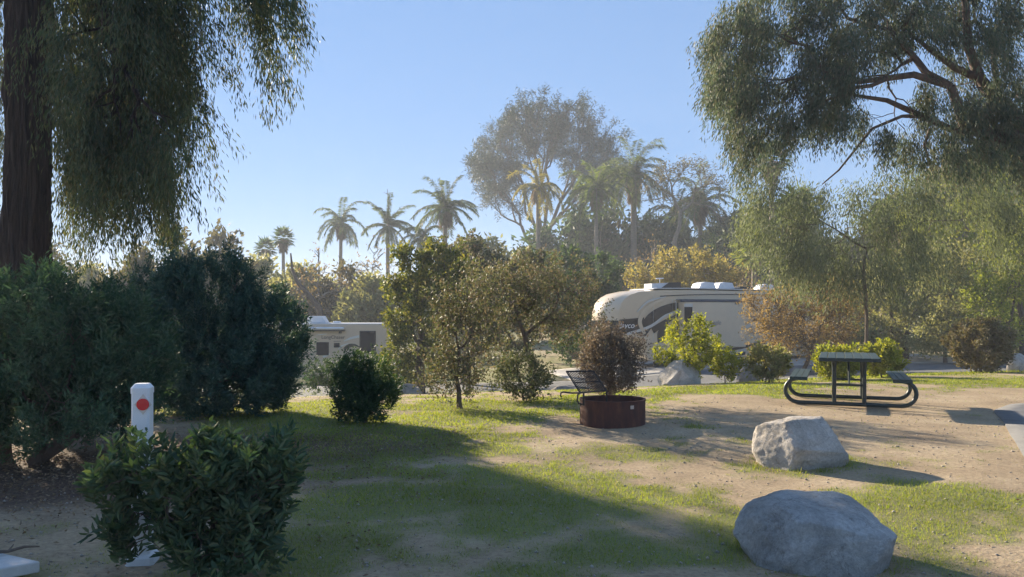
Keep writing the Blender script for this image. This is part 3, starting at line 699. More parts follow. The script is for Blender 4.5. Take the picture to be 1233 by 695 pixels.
def fifth_wheel():
    x0, y0 = G(731, 36.4); a = math.radians(19)
    rv = thing('fifth_wheel_trailer', 'large champagne fifth-wheel trailer with dark swoosh graphics, parked beyond the yellow-green bush', 'trailer', (x0, y0, hz(x0, y0) - .0), a)
    W = 2.45
    # side profile (x, z) clockwise; front at x = 0; cap tapers in y towards the nose
    prof = [(.10, 1.62), (.0, 1.95), (-.03, 2.35), (.02, 2.75), (.14, 3.08), (.38, 3.36), (.8, 3.56), (1.5, 3.70), (2.6, 3.78), (4.5, 3.80), (8, 3.76), (11.6, 3.70), (11.75, 3.6), (11.75, .55), (2.35, .42), (2.12, .50), (2.02, .72), (2.0, 1.40), (1.85, 1.50)]
    # subdivided in y with rounded nose
    cols = 13; v = []; f = []
    for j in range(cols):
        u = -1 + 2 * j / (cols - 1)
        for (x, z) in prof:
            k = max(0, 1 - x / 2.0)
            pull = (abs(u) ** 2.6) * .62 * k if x < 2.0 and z > 1.45 else 0
            zz = z
            if z > 3.3: zz = z - .06 * abs(u) ** 3
            v.append((x + pull, W / 2 + u * W / 2 * (1 - (.02 * k)), zz))
    m = len(prof)
    for j in range(cols - 1):
        for i in range(m):
            i2 = (i + 1) % m; f.append((j * m + i, j * m + i2, (j + 1) * m + i2, (j + 1) * m + i))
    f.append(tuple(range(m))); f.append(tuple((cols - 1) * m + i for i in range(m))[::-1])
    mb = MB(); mb.add(v, f); body = mb.build('body', rv_w, rv, smooth=True)
    # roof skin with white rolled edge
    mb = MB(); mb.prism([(2.35, 3.765), (2.6, 3.785), (4.5, 3.805), (8, 3.765), (11.7, 3.705), (11.7, 3.75), (8, 3.81), (4.5, 3.85), (2.6, 3.83), (2.4, 3.80)], 1, .03, W - .03); mb.build('roof', rv_roof, rv)
    # dark gutter line
    ribbon([(2.7, 3.44), (4.4, 3.52), (6.5, 3.55), (9, 3.53), (11.7, 3.48)], [.05] * 5, 0).build('gutter', rv_dark, rv)
    # graphics on the cap side and front wall
    def g(name, pts, w, mat, lift=.012): ribbon(pts, w, 0, lift).build(name, mat, body)
    nose = MB()
    g('graphic', [(1.75, 1.75), (2.35, 2.45), (3.3, 2.9), (4.5, 3.15)], [.5, .55, .42, .15], rv_dark)
    g('graphic', [(1.0, 1.70), (2.2, 2.05), (3.0, 2.55), (3.9, 2.85)], [.12, .13, .1, .05], rv_silver, .02)
    g('graphic', [(2.3, 1.85), (3.1, 2.3), (4.0, 2.75)], [.3, .22, .05], rv_dark, .016)
    g('graphic', [(1.9, 1.7), (1.65, 2.3), (2.05, 2.9), (2.9, 3.33)], [.15, .2, .2, .12], rv_w, .024)
    g('graphic', [(1.5, 2.7), (2.1, 3.2), (3.0, 3.42)], [.03, .1, .03], rv_silver, .028)
    g('graphic', [(2.75, 1.2), (2.8, 1.75), (3.1, 2.2)], [.3, .42, .1], rv_dark)
    g('graphic', [(3.55, 1.3), (3.5, 1.9), (3.9, 2.45)], [.1, .3, .1], rv_dark)
    g('graphic', [(7.1, 2.75), (8.2, 3.12), (9.6, 3.25)], [.04, .16, .05], rv_silver)
    g('graphic', [(6.7, 1.85), (7.6, 2.05), (8.6, 2.32)], [.16, .14, .03], rv_silver)
    g('graphic', [(5.4, .72), (7.4, 1.05), (9.0, 1.42)], [.04, .14, .05], rv_dark)
    g('graphic', [(5.8, .62), (7.6, .92), (9.0, 1.25)], [.10, .16, .05], rv_silver)
    g('graphic', [(6.4, .60), (8.0, .85), (9.1, 1.15)], [.10, .2, .05], rv_dark)
    g('graphic', [(10.3, .8), (11.0, 1.25), (11.7, 1.5)], [.1, .35, .12], rv_dark)
    # wrap-round dark band on the nose: a strip following the cap
    v = []; n = 26
    for k in range(n):
        u = -1 + (k / (n - 1)) * 1.35
        x = 0.0; base = abs(u) ** 2.6 * .62
        for zt, xz in ((1.72, .06), (2.02, .0), (2.32 + .10 * (u + 1) * .0, -.03)):
            kk = 1 - xz / 2
            v.append((xz + base * kk - .015, W / 2 + u * W / 2 * (1 - .02 * kk), zt))
    f = [(3 * k + j, 3 * k + j + 1, 3 * k + j + 4, 3 * k + j + 3) for k in range(n - 1) for j in range(2)]
    # continue along the side to x=1.7
    s0 = len(v)
    for k in range(12):
        x = .62 + (1.25) * k / 11
        pull = .62 * max(0, 1 - x / 2)
        for zt in (1.72, 2.05, 2.36 + .10 * k / 11): v.append((x, -.016 + .02 * max(0, 1 - x / 2) * W / 2, zt))
    f += [(s0 + 3 * k + j, s0 + 3 * k + j + 1, s0 + 3 * k + j + 4, s0 + 3 * k + j + 3) for k in range(11) for j in range(2)]
    mb = MB(); mb.add(v, f); mb.build('nose_band', rv_dark, body, recalc=False)
    letters('Jayco', .36, pale_t, body, (.60, -.035, 1.98), (math.pi / 2, 0, 0), shear=.25)
    letters('Eagle', .30, surf('faint_lettering', (.42, .40, .38), (.42, .40, .38)), body, (5.0, -.56, 2.12), (math.pi / 2, 0, 0), shear=.3)
    # slide-out with topper awning
    so = MB(); so.box((5.35, -.26, 2.12), (3.35, .56, 2.15), bev=.03); sl_ = so.build('slide_out', rv_w, rv)
    mb = MB(); mb.box((5.35, -.50, 3.22), (3.7, .14, .10), bev=.03); mb.box((5.2, -.27, 3.285), (3.3, .5, .035)); mb.build('awning', rv_navy, sl_)
    mb = MB(); mb.box((3.88, -.545, 2.52), (.42, .03, 1.05), bev=.01); w_ = mb.build('window', glass, sl_)
    mb = MB(); mb.box((3.88, -.555, 3.02), (.44, .03, .16), bev=.01); mb.build('blind', rv_silver, w_)
    mb = MB(); mb.box((6.5, -.545, 3.12), (.22, .02, .09)); mb.build('marker_lamp', rv_dark, sl_)
    # second slide outline further back
    mb = MB(); mb.box((10.2, -.12, 2.1), (1.9, .26, 2.2), bev=.02); s2 = mb.build('slide_out', rv_w, rv)
    mb = MB(); mb.box((9.22, -.16, 2.1), (.05, .2, 2.25)); mb.box((10.2, -.2, 3.23), (2.1, .1, .05)); mb.build('seal', rv_blk, s2)
    mb = MB(); mb.box((10.2, -.255, 2.35), (.9, .03, .7), bev=.01); mb.build('window', glass, s2)
    # compartment doors, hatch, steps
    for x, z, sx_, sz_ in ((2.75, .95, .6, .7), (7.6, .78, .5, .3)):
        mb = MB(); mb.box((x, -.006, z), (sx_, .02, sz_), bev=.008); h = mb.build('hatch', rv_w, rv)
        mb = MB(); mb.box((x, -.02, z), (.08, .02, .05)); mb.build('latch', rv_blk, h)
    mb = MB(); mb.box((8.1, -.01, .85), (.42, .03, .5), bev=.01); mb.build('hatch', rv_blk, rv)
    for x, z0_, z1_ in ((2.35, .5, 3.45), (3.35, .5, 3.3), (9.0, .5, 3.45)):
        mb = MB(); mb.box((x, -.004, (z0_ + z1_) / 2), (.018, .016, z1_ - z0_)); mb.build('seam', rv_silver, rv)
    mb = MB(); mb.box((7.0, -.008, .52), (9.3, .03, .06), bev=.01); mb.build('skirt_trim', rv_blk, rv)
    mb = MB(); mb.tube([(3.5, -.03, 3.2), (3.5, -.10, 3.15), (3.5, -.10, 1.2), (3.5, -.03, 1.15)], .02, 6); mb.build('grab_rail', rv_silver, rv)
    mb = MB(); mb.tube([(3.2, .9, 4.1), (3.2, .9, 4.3)], .02, 6); mb.tube([(3.0, .9, 4.3), (3.4, .9, 4.32)], .03, 6); mb.build('antenna', rv_white, rv)
    # roof units
    mb = MB(); mb.prism([(2.55, 3.80), (2.55, 4.05), (4.0, 4.12), (4.05, 3.83)], 1, .5, 1.25); mb.build('roof_shroud', rv_white, rv)
    mb = MB(); mb.prism([(3.05, 3.84), (3.45, 4.10), (4.08, 4.13), (4.12, 3.84)], 1, .47, 1.28); mb.build('roof_shroud', rv_blk, rv)
    for x in (5.3, 6.35):
        mb = MB(); mb.prism([(x, 3.84), (x + .12, 4.10), (x + .35, 4.17), (x + .85, 4.14), (x + .98, 3.84)], 1, .8, 1.6); mb.build('air_conditioner', rv_white, rv, bevel=.04)
    mb = MB(); mb.prism([(7.3, 3.82), (7.4, 3.95), (8.1, 3.95), (8.2, 3.82)], 1, .5, 1.1); mb.build('roof_vent', rv_blk, rv, bevel=.02)
    mb = MB(); mb.prism([(8.6, 3.80), (8.7, 4.02), (8.95, 4.10), (9.4, 4.10), (9.45, 3.80)], 1, .6, 1.2); mb.build('roof_vent', rv_white, rv, bevel=.03)
    for yy in (.15, W - .15):
        mb = MB(); mb.box((2.5, yy, .28), (.09, .09, .62)); mb.box((2.5, yy, -.02), (.22, .22, .03)); mb.build('landing_leg', rv_blk, rv)
    mb = MB(); mb.tube([(.9, W / 2, 1.55), (.9, W / 2, 1.0)], .07, 10); mb.box((.9, W / 2, 1.55), (.3, .3, .1)); mb.build('hitch', rv_blk, rv)
    for x in (6.9, 7.85):
        for yy in (.16, W - .16):
            mb = MB(); mb.tube([(x, yy - .11, .40), (x, yy + .11, .40)], .40, 28); wh = mb.build('wheel', rubber, rv, smooth=True)
            mb = MB(); s = -1 if yy < 1 else 1; mb.tube([(x, yy + s * .10, .40), (x, yy + s * .118, .40)], .22, 24); mb.build('rim', steel, wh, smooth=True)
fifth_wheel()
def travel_trailer():
    d = 40.0; xr = (465 - CX) * d / F; g = Z(391, d) - 3.02; Lg = 8.2
    g0 = hz(xr - 4, d)
    g = g0
    Zt = Z(391, d) - g0      # roof height over ground
    rv = thing('travel_trailer', 'beige travel trailer with a large dark rear window, mostly hidden by the clipped round bush', 'trailer', (xr - Lg, d, g), 0)
    W = 2.4
    mb = MB(); mb.prism([(0, .55), (0.25, .5), (Lg, .5), (Lg, Zt - .1), (Lg - .08, Zt), (.5, Zt + .02), (.1, Zt - .3), (-.15, 1.6)], 1, 0, W); body = mb.build('body', surf('beige_siding', (.62, .49, .37), (.58, .46, .345), 2, .35), rv, bevel=.03)
    mb = MB(); mb.box((Lg / 2, W / 2, Zt + .035), (Lg - .3, W - .06, .06), bev=.02); mb.build('roof', rv_roof, rv)
    X = lambda px: (px - 465) * d / F + Lg
    Y = lambda py: Z(py, d) - g0
    mb = MB(); a, b = X(365), X(385)
    mb.prism([(a, Zt + .07), (a + .05, Zt + .36), (a + .15, Zt + .42), (b - .05, Zt + .42), (b + .15, Zt + .07)], 1, .7, 1.5); mb.build('air_conditioner', rv_white, rv, bevel=.03)
    mb = MB(); mb.box(((X(400)), 1.1, Zt + .1), (.35, .35, .12), bev=.03); mb.build('roof_vent', rv_white, rv)
    mb = MB(); mb.prism([(-.15, Y(394.2)), (-.05, Y(397))], 0, 0, 0) if False else None
    mb = MB(); mb.box(((X(365) + X(415)) / 2, -.11, Y(395.6)), (X(415) - X(365), .24, .14), bev=.05); aw = mb.build('awning', rv_white, rv)
    mb = MB(); mb.box(((X(365) + X(416)) / 2, -.13, Y(398.2)), (X(416) - X(365), .2, .06), bev=.01); mb.box((X(410), -.03, Y(400.3)), (.14, .08, .1)); mb.build('awning_arm', rv_dark, aw)
    def win(x0, x1, y0, y1, name='window'):
        mb = MB(); mb.box(((X(x0) + X(x1)) / 2, -.01, (Y(y0) + Y(y1)) / 2), (X(x1) - X(x0), .035, Y(y0) - Y(y1)), bev=.012)
        w = mb.build(name, rv_blk, rv)
        mb = MB(); mb.box(((X(x0) + X(x1)) / 2, -.022, (Y(y0) + Y(y1)) / 2), (X(x1) - X(x0) - .09, .035, Y(y0) - Y(y1) - .09), bev=.012); mb.build('pane', glass, w)
    win(381, 396, 412, 428); win(433, 452.5, 398.5, 426); win(402, 409, 413, 418.5)
    for nm, pts, w, mt in (('graphic', [(X(414), Y(411)), (X(422), Y(407.5)), (X(432.5), Y(405))], [.03, .10, .12], rv_silver),
                       ('graphic', [(X(381), Y(403.5)), (X(388), Y(402.8)), (X(394), Y(402.3))], [.02, .05, .02], rv_silver),
                       ('graphic', [(X(414), Y(419)), (X(420), Y(415.5)), (X(427), Y(415.5)), (X(433), Y(418))], [.03, .09, .1, .04], rv_dark),
                       ('graphic', [(X(407), Y(421)), (X(412), Y(416.5)), (X(420), Y(413.5))], [.02, .06, .02], rv_silver),
                       ('graphic', [(X(414), Y(421)), (X(420), Y(417.5)), (X(426), Y(417))], [.1, .12, .05], rv_dark),
                       ('graphic', [(X(389), Y(430)), (X(394), Y(427.5)), (X(398), Y(426))], [.1, .12, .02], rv_silver)):
        ribbon(pts, w, 0, .014).build(nm, mt, body)
    letters('LongChaser', .24, textm, body, (X(387), -.012, Y(408)), (math.pi / 2, 0, 0))
    mb = MB(); mb.box((X(406), -.006, Y(411)), (.36, .01, .03)); mb.build('lettering', textm, body)
    for x in (Lg - 3.4, Lg - 2.6):
        for yy in (.12, W - .12):
            mb = MB(); mb.tube([(x, yy - .1, .36), (x, yy + .1, .36)], .36, 24); wh = mb.build('wheel', rubber, rv, smooth=True)
travel_trailer()
# utility pedestal
ux, uy = G(477, 29.0); ug = hz(ux, uy)
up = thing('utility_pedestal', 'small grey-green utility pedestal behind the clipped round bush by the road', 'pedestal', (ux, uy, ug))
um = surf('galvanised_grey', (.30, .31, .29), (.36, .37, .35), 12, .55, metallic=.2)
mb = MB(); mb.box((0, 0, .42), (.26, .2, .84), bev=.02); mb.build('pedestal_body', um, up)
mb = MB(); mb.box((0, -.02, .90), (.34, .3, .10), bev=.03); mb.build('hood', um, up)
mb = MB(); mb.box((0, -.105, .6), (.2, .02, .3), bev=.006); d_ = mb.build('door', um, up)
mb = MB(); mb.box((.07, -.12, .6), (.02, .02, .06)); mb.build('latch', rv_blk, d_)

nblades = scatter_grass()

# ------------------------------------------------------------------ fallen leaves
def litter():
    P = []
    n = 60000; x = rng.uniform(-7.5, -.6, n); y = rng.uniform(4.2, 10.5, n); k = rng.random(n) < lmask(x, y) * .4; P.append(np.stack([x[k], y[k]], 1))
    n = 420; y = rng.uniform(3.2, 16, n); x = rng.uniform(-1, 1, n) * y * .66; P.append(np.stack([x, y], 1))
    P = np.concatenate(P); n = len(P); z = H(P[:, 0], P[:, 1]) + rng.uniform(.004, .02, n)
    P = np.column_stack([P, z]); D = rng.normal(size=(n, 3)); D[:, 2] *= .25
    o = leaves('fallen_leaves', P, D, .034, .014, M['litter'], None, fold=.3)
    tag(o, kind='stuff', label='dry brown leaf litter under the hedge and scattered over the dirt')
litter()
def pebbles():
    n = 5200; y = rng.uniform(3.0, 16, n) ** 1.0; x = rng.uniform(-1, 1, n) * (y * .66 + .3); s_ = rng.uniform(.004, .014, n) * rng.uniform(.5, 1.3, n)
    base = np.array([[1, 0, 0], [0, 1, 0], [-1, 0, 0], [0, -1, 0], [0, 0, .7], [0, 0, -.7]], float); fc = np.array([[0, 1, 4], [1, 2, 4], [2, 3, 4], [3, 0, 4], [1, 0, 5], [2, 1, 5], [3, 2, 5], [0, 3, 5]])
    V = base[None] * s_[:, None, None] * rng.uniform(.6, 1.4, (n, 6, 1)); a = rng.uniform(0, 6.28, n); c, s2 = np.cos(a)[:, None], np.sin(a)[:, None]
    V = np.stack([V[..., 0] * c - V[..., 1] * s2, V[..., 0] * s2 + V[..., 1] * c, V[..., 2]], -1) + np.stack([x, y, H(x, y) + s_ * .3], 1)[:, None]
    o = np_mesh('pebbles', V.reshape(-1, 3), tris=((np.arange(n) * 6)[:, None, None] + fc[None]).reshape(-1, 3), mat=surf('pebble_stone', (.22, .19, .16), (.42, .37, .31), 9, .9), smooth=True)
    tag(o, kind='stuff', label='small pebbles and crumbs of soil scattered over the dirt')
pebbles()
#@@TREES
# ------------------------------------------------------------------ vegetation
def pxc(px, d): return (px - CX) * d / F
def shrub(name, label, cat, x0, x1, ytop, d, mode='spray', L=.05, W=.02, n=260, nper=14, mat='dark', bark='twig', depth=None, zb=.12,
          slen=.28, R0=.03, group=None, rich=False, ang=.9, up=.5, jit=.02, shell=.45, lump=.3, lobes=None, droop=0., flat=False, maxb=120, grav=.05, k=.5, pull=.45, cfrac=.13):
    cx = pxc((x0 + x1) / 2, d); rx = (x1 - x0) / 2 * d / F; zg = hz(cx, d); zt = Z(ytop, d)
    ry = depth or rx * .9
    zc0 = zg + zb; rz = (zt - zc0) / 2
    if lobes:
        C = np.concatenate([blob(max(4, int(n * w)), (cx + a * rx, d + b * ry, zc0 + rz * (1 + c)), (rx * s, ry * s, rz * s2), shell, lump) for a, b, c, s, s2, w in lobes])
    else: C = blob(n, (cx, d, zc0 + rz), (rx * .92, ry, rz * .95), shell, lump)
    C[:, 2] = np.maximum(C[:, 2], zg + .05)
    return plant(name, label, cat, (cx, d, zg), C, R0, mode, L, W, nper, M[mat], M[bark], group, slen=slen, grav=grav, ang=ang, droop=droop, jit=jit, rich=rich, maxb=maxb, names=SHRUB, up=up, rmin=.0035, flare=1.1, k=k, start=(0, 0, max(.03, zb * .7)), sides=5, pull=pull, cfrac=cfrac)

# near bushes
shrub('leafy_bush', 'dark glossy broad-leaved bush in front of the white marker post', 'bush', 106, 362, 520, 4.35, L=.07, W=.021, n=520, nper=16, mat='laurel', depth=.45, zb=.0,
      slen=.17, ang=.9, up=1.1, rich=True, R0=.02, shell=.25, lump=.6, jit=.0, maxb=300,
      lobes=[(.22, 0, -.2, .56, .85, .42), (.66, .2, .35, .38, .5, .14), (-.70, .1, .35, .28, .42, .09), (.15, 0, .42, .7, .5, .24), (-.66, 0, -.35, .28, .4, .06), (.5, -.1, -.4, .45, .6, .1),], pull=.2, cfrac=.25)
shrub('hedge_shrub', 'dense dark feathery shrub at the frame edge under the big drooping tree', 'shrub', -90, 196, 318, 7.9, L=.065, W=.016, n=2300, nper=40, mat='hedge', depth=1.3, zb=.12,
      slen=.34, R0=.05, up=.7, ang=.75, shell=.5, lump=.28, maxb=200, bark='bark',
      lobes=[(-.2, 0, -.02, .85, .98, .4), (.45, .1, -.1, .6, .85, .25), (.1, -.2, -.45, .95, .5, .2), (.0, -.3, .3, .9, .6, .15)])
shrub('hedge_shrub', 'broad bluish-green shrub whose top meets the sky, beyond the leafy bush', 'shrub', 150, 368, 300, 11.6, L=.07, W=.018, n=2600, nper=42, mat='hedge2', depth=.95, zb=-.05,
      slen=.36, R0=.06, up=.7, ang=.75, shell=.5, lump=.25, maxb=200, bark='bark',
      lobes=[(-.15, 0, -.0, .8, 1., .4), (.5, .1, -.2, .55, .75, .22), (-.6, .1, .0, .5, .85, .14), (.05, -.2, -.5, .98, .5, .24)])
# leaning bare limb and trunk beneath the hedge
for lab, pts, r in (('leaning bare branch propped under the feathery shrub, over brown litter', [(-4.62, 7.75, .02), (-4.3, 7.7, .22), (-3.95, 7.6, .5), (-3.8, 7.6, .85)], [.075, .065, .055, .04]),
                    ('short dark stump-like stem at the frame edge under the feathery shrub', [(-5.1, 8.0, -.02), (-5.12, 8.0, .4), (-5.0, 8.0, .9)], [.12, .10, .08])):
    mb = MB(); mb.tube([(x, y, z + hz(x, y)) for x, y, z in pts], r, 10); o = mb.build('branch', M['bark'], smooth=True); tag(o, lab, 'branch')
shrub('clipped_bush', 'clipped round dark-green bush standing before the beige travel trailer', 'bush', 397, 481, 423, 10.5, L=.045, W=.018, n=900, nper=20, pull=.5, mat='dark', zb=-.04, slen=.26, R0=.03, lump=.25, shell=.4, up=.9,
      lobes=[(-.25, 0, -.35, .72, .62, .3), (.28, .1, -.3, .7, .66, .3), (.1, 0, .25, .72, .7, .25), (-.4, 0, .25, .5, .6, .15)])
shrub('young_tree', 'slender multi-stem tree with mixed green and reddish leaves, base by the bright grass', 'tree', 496, 610, 330, 12.3, L=.055, W=.026, n=760, nper=10, mat='mixed', zb=.1, maxb=340, slen=.4, R0=.045, bark='bark', lump=.5,
      lobes=[(-.15, 0, -.58, .72, .44, .34), (.15, 0, -.0, .85, .55, .33), (.1, 0, .5, .9, .5, .33)])
shrub('young_tree', 'forked tree with bare V-shaped stems and fine reddish foliage beyond the fire ring', 'tree', 550, 730, 308, 14.2, L=.05, W=.024, n=1300, nper=10, mat='mixed', zb=.7, maxb=520, slen=.42, R0=.05, bark='bark', lump=.5, pull=.6, k=.45,
      lobes=[(-.35, 0, .2, .62, .7, .33), (.35, 0, .05, .68, .8, .35), (.0, 0, .45, .75, .55, .2), (.6, 0, -.4, .42, .45, .12)])
shrub('low_bush', 'low dark shrub with large leaves under the forked tree', 'shrub', 592, 668, 425, 13.4, L=.055, W=.026, n=330, nper=13, mat='mixeddark', zb=.0, slen=.3, R0=.02, lump=.5)
shrub('purple_bush', 'purple-brown bush rising behind the fire ring', 'bush', 691, 776, 392, 11.4, L=.042, W=.019, n=900, nper=14, pull=.55, mat='purple', zb=.22, slen=.32, R0=.035, lump=.35, bark='bark', up=.8)
shrub('sunlit_bush', 'sunlit yellow-green bush in front of the fifth-wheel trailer', 'bush', 784, 876, 384, 19.0, L=.085, W=.04, n=420, nper=13, pull=.6, mat='yellowgreen', zb=.08, slen=.36, R0=.035, lump=.38, up=.9)
shrub('small_shrub', 'small upright yellow-green shrub between the sunlit bush and the round pale bush', 'shrub', 850, 896, 418, 18.6, L=.08, W=.038, n=120, nper=12, mat='yellowgreen', zb=.05, slen=.3, R0=.015, lump=.4, up=1.2)
shrub('round_bush', 'round pale-leaved bush just beside the bench of the picnic table', 'bush', 899, 953, 417, 18.0, L=.085, W=.04, n=230, nper=14, mat='yellowpale', zb=.0, slen=.28, R0=.02, lump=.18, up=.7)
shrub('yellow_shrub', 'low bright yellow-green shrub directly behind the picnic tabletop', 'shrub', 980, 1037, 419, 18.6, L=.085, W=.042, n=300, nper=16, mat='yellowgreen', zb=.0, slen=.26, R0=.02, lump=.3, up=.8)
shrub('yellow_shrub', 'low yellow-green shrub behind the bench on the road side of the picnic table', 'shrub', 1034, 1089, 412, 19.4, L=.085, W=.042, n=300, nper=16, mat='yellowgreen', zb=.0, slen=.26, R0=.02, lump=.35, up=.8)
shrub('bronze_bush', 'glossy bronze-leaved bush at the road edge beyond the driveway', 'bush', 1141, 1223, 384, 21.0, L=.09, W=.042, n=620, nper=20, mat='bronze', zb=.0, slen=.26, R0=.03, lump=.2, up=.6)

# the big drooping tree at the left
def big_left():
    d = 14.0; x, y = pxc(28, d), d
    C = []
    def reg(n, pa, pb, za, zb_, da, db):
        dd = rng.uniform(da, db, n); px = rng.uniform(pa, pb, n)
        C.append(np.stack([(px - CX) * dd / F, dd, rng.uniform(za, zb_, n)], 1))
    reg(470, 72, 205, 4.2, 10.0, 12.4, 16.5)
    reg(150, 130, 252, 5.2, 10.0, 12.5, 15.5)
    reg(14, 60, 95, 5.2, 8, 12.4, 13.6)
    reg(60, 95, 225, 4.0, 5.0, 12.5, 15.5)
    reg(62, 250, 330, 7.2, 9.4, 12.5, 14.5)
    reg(20, 296, 328, 6.3, 7.6, 12.5, 14)
    reg(110, -60, 70, 5.0, 11, 15, 18)
    reg(26, 30, 120, 8.5, 11, 12.4, 14)
    reg(120, -260, -12, 6.0, 11, 13, 18)
    C = np.concatenate(C)
    t = plant('drooping_tree', 'huge dark drooping tree with a thick reddish trunk at the frame edge', 'tree', (x, y, hz(x, y)), C, .34, 'weep', .12, .022, 175, M['euc_l'], M['bark_red'],
          start=(.15, .0, 8.6), slen=1.5, grav=.1, ang=.5, droop=.55, jit=.08, furrow=.16, pull=.6, cfrac=.16, maxb=240, flare=1.5, bend=.02, k=.55, rmin=.008, sides=9)
    # hanging bare twigs
    mb = MB()
    for i in range(46):
        p = C[rng.integers(0, 600)] - np.array([x, y, hz(x, y)]); l = rng.uniform(1, 2.6)
        s = rng.normal(size=2) * .25
        mb.tube([p, p + np.array([s[0] * .6, s[1] * .6, -l * .4]), p + np.array([s[0], s[1], -l])], [.012, .008, .003], 4, cap=False)
    mb.build('hanging_twig', M['bark'], t, recalc=False)['kind'] = 'stuff'
big_left()

# big gum at the right: limbs enter from the frame edge
def big_right():
    d = 17.0
    W_ = lambda px, py, dd=d: (pxc(px, dd), dd, Z(py, dd))
    x, y = pxc(1262, d), d
    C = []
    def cl(n, pa, pb, ya, yb, da=15, db=19.5):
        dd = rng.uniform(da, db, n); px = rng.uniform(pa, pb, n); py = rng.uniform(ya, yb, n)
        C.append(np.stack([(px - CX) * dd / F, dd, CAMH + (HZ - py) * dd / F], 1))
    for px, py, rx, ry, n in ((905, 30, 45, 42, 80), (880, 95, 38, 38, 60), (930, 95, 40, 35, 50), (985, 35, 45, 45, 80), (1005, 95, 45, 38, 70), (960, 140, 45, 26, 40), (1045, 60, 42, 45, 60), (900, 150, 34, 28, 34),
                           (1065, 20, 42, 28, 50), (1110, 25, 34, 30, 40), (1150, 128, 55, 26, 70), (1215, 95, 35, 32, 40), (1125, 85, 22, 18, 14), (1200, 20, 45, 32, 50), (1180, 170, 55, 22, 36), (1060, 165, 25, 15, 8), (1085, 175, 22, 22, 14),
                           (1040, -30, 150, 40, 150), (1180, -60, 120, 50, 110), (1290, 20, 60, 70, 70), (1300, 120, 60, 50, 40), (870, 60, 26, 30, 36), (1230, 190, 30, 30, 34), (1150, 185, 40, 18, 24), (1215, 150, 34, 24, 26), (1140, 20, 40, 30, 30), (915, 175, 30, 24, 24), (885, 120, 30, 30, 34), (1010, 140, 50, 22, 34), (1170, 60, 40, 24, 24), (1100, 165, 40, 16, 20)):
        n = int(n * 1.3); a = blob(n, (0, 0, 0), (1, 1, 1), .2, .35); dd = d + a[:, 1] * 1.6
        C.append(np.stack([(px + a[:, 0] * rx - CX) * dd / F, dd, CAMH + (HZ - (py - a[:, 2] * ry)) * dd / F + .12], 1))
    C = np.concatenate(C)
    lim = [([W_(1262, 180), W_(1231, 150), W_(1200, 118), W_(1180, 95), W_(1166, 56), W_(1162, 0), W_(1150, -60)], [.18, .14, .12, .11, .09, .07, .05]),
           ([W_(1262, 185), W_(1233, 162), W_(1190, 160), W_(1150, 158), W_(1110, 140), W_(1068, 121), W_(1010, 112), W_(950, 108)], [.17, .12, .09, .075, .065, .05, .025, .01]),
           ([W_(1110, 140), W_(1086, 140), W_(1050, 155), W_(1030, 180), W_(1010, 205), W_(990, 222)], [.06, .035, .03, .025, .02, .012]),
           ([W_(1180, 95), W_(1150, 82), W_(1120, 60), W_(1095, 40)], [.09, .07, .05, .03]),
           ([W_(1120, 155), W_(1113, 175), W_(1118, 192), W_(1128, 200)], [.035, .03, .022, .015])]
    plant('gum_tree', 'large gum tree with rough reddish limbs and drooping foliage overhanging the frame corner', 'tree', (x, y, hz(x, y)), C, .16, 'weep', .11, .022, 74, M['euc_r'], M['bark_gum'],
          start=(0.1, 0, 4.6), slen=.6, grav=.1, ang=.6, droop=.45, jit=.10, pull=.7, cfrac=.14, maxb=260, limbs=lim, up=.1, k=.55, flare=1.4)
big_right()

# olive-leaved drooping gum beyond it
def tree_px(name, label, px, d, R0, spec, mode, L, W, nper, mat, bark, start_py=None, group=None, depth=2.5, **kw):
    """spec: list of foliage lobes (px, py, rx, ry, n) at depth d"""
    x = pxc(px, d); zg = hz(x, d); C = []
    for (a, b, rx, ry, n) in spec:
        c = ((a - CX) * d / F, d + rng.uniform(-.3, .3) * depth, Z(b, d))
        C.append(blob(n, c, (rx * d / F, min(depth, rx * d / F), ry * d / F), kw.get('shell', .3), kw.get('lump', .35)))
    kw.pop('shell', None); kw.pop('lump', None)
    C = np.concatenate(C); C[:, 2] = np.maximum(C[:, 2], zg + .2)
    st = (0, 0, (Z(start_py, d) - zg)) if start_py is not None else None
    return plant(name, label, 'tree', (x, d, zg), C, R0, mode, L, W, nper, M[mat], M[bark], group, start=st, **kw)
tree_px('gum_tree', 'olive-leaved gum tree with a pale shredding trunk, behind the picnic table', 1040, 27.0, .055,
        [(1010, 320, 40, 20, 50), (950, 300, 34, 20, 40), (1060, 310, 40, 22, 44), (905, 240, 22, 24, 20), (925, 205, 32, 22, 30), (930, 262, 34, 28, 44), (985, 235, 42, 38, 70), (1000, 290, 45, 26, 60), (1050, 235, 38, 42, 60), (1100, 225, 36, 36, 50), (1075, 285, 36, 24, 44), (1120, 285, 30, 22, 30), (960, 290, 30, 18, 26), (1150, 205, 34, 34, 40), (1215, 260, 26, 32, 40), (1200, 215, 30, 30, 30)],
        'weep', .15, .034, 62, 'euc_y', 'bark', 330, depth=3.0, slen=1.15, grav=.1, ang=.6, droop=.45, jit=.16, pull=.5, cfrac=.16, up=.1, maxb=200)

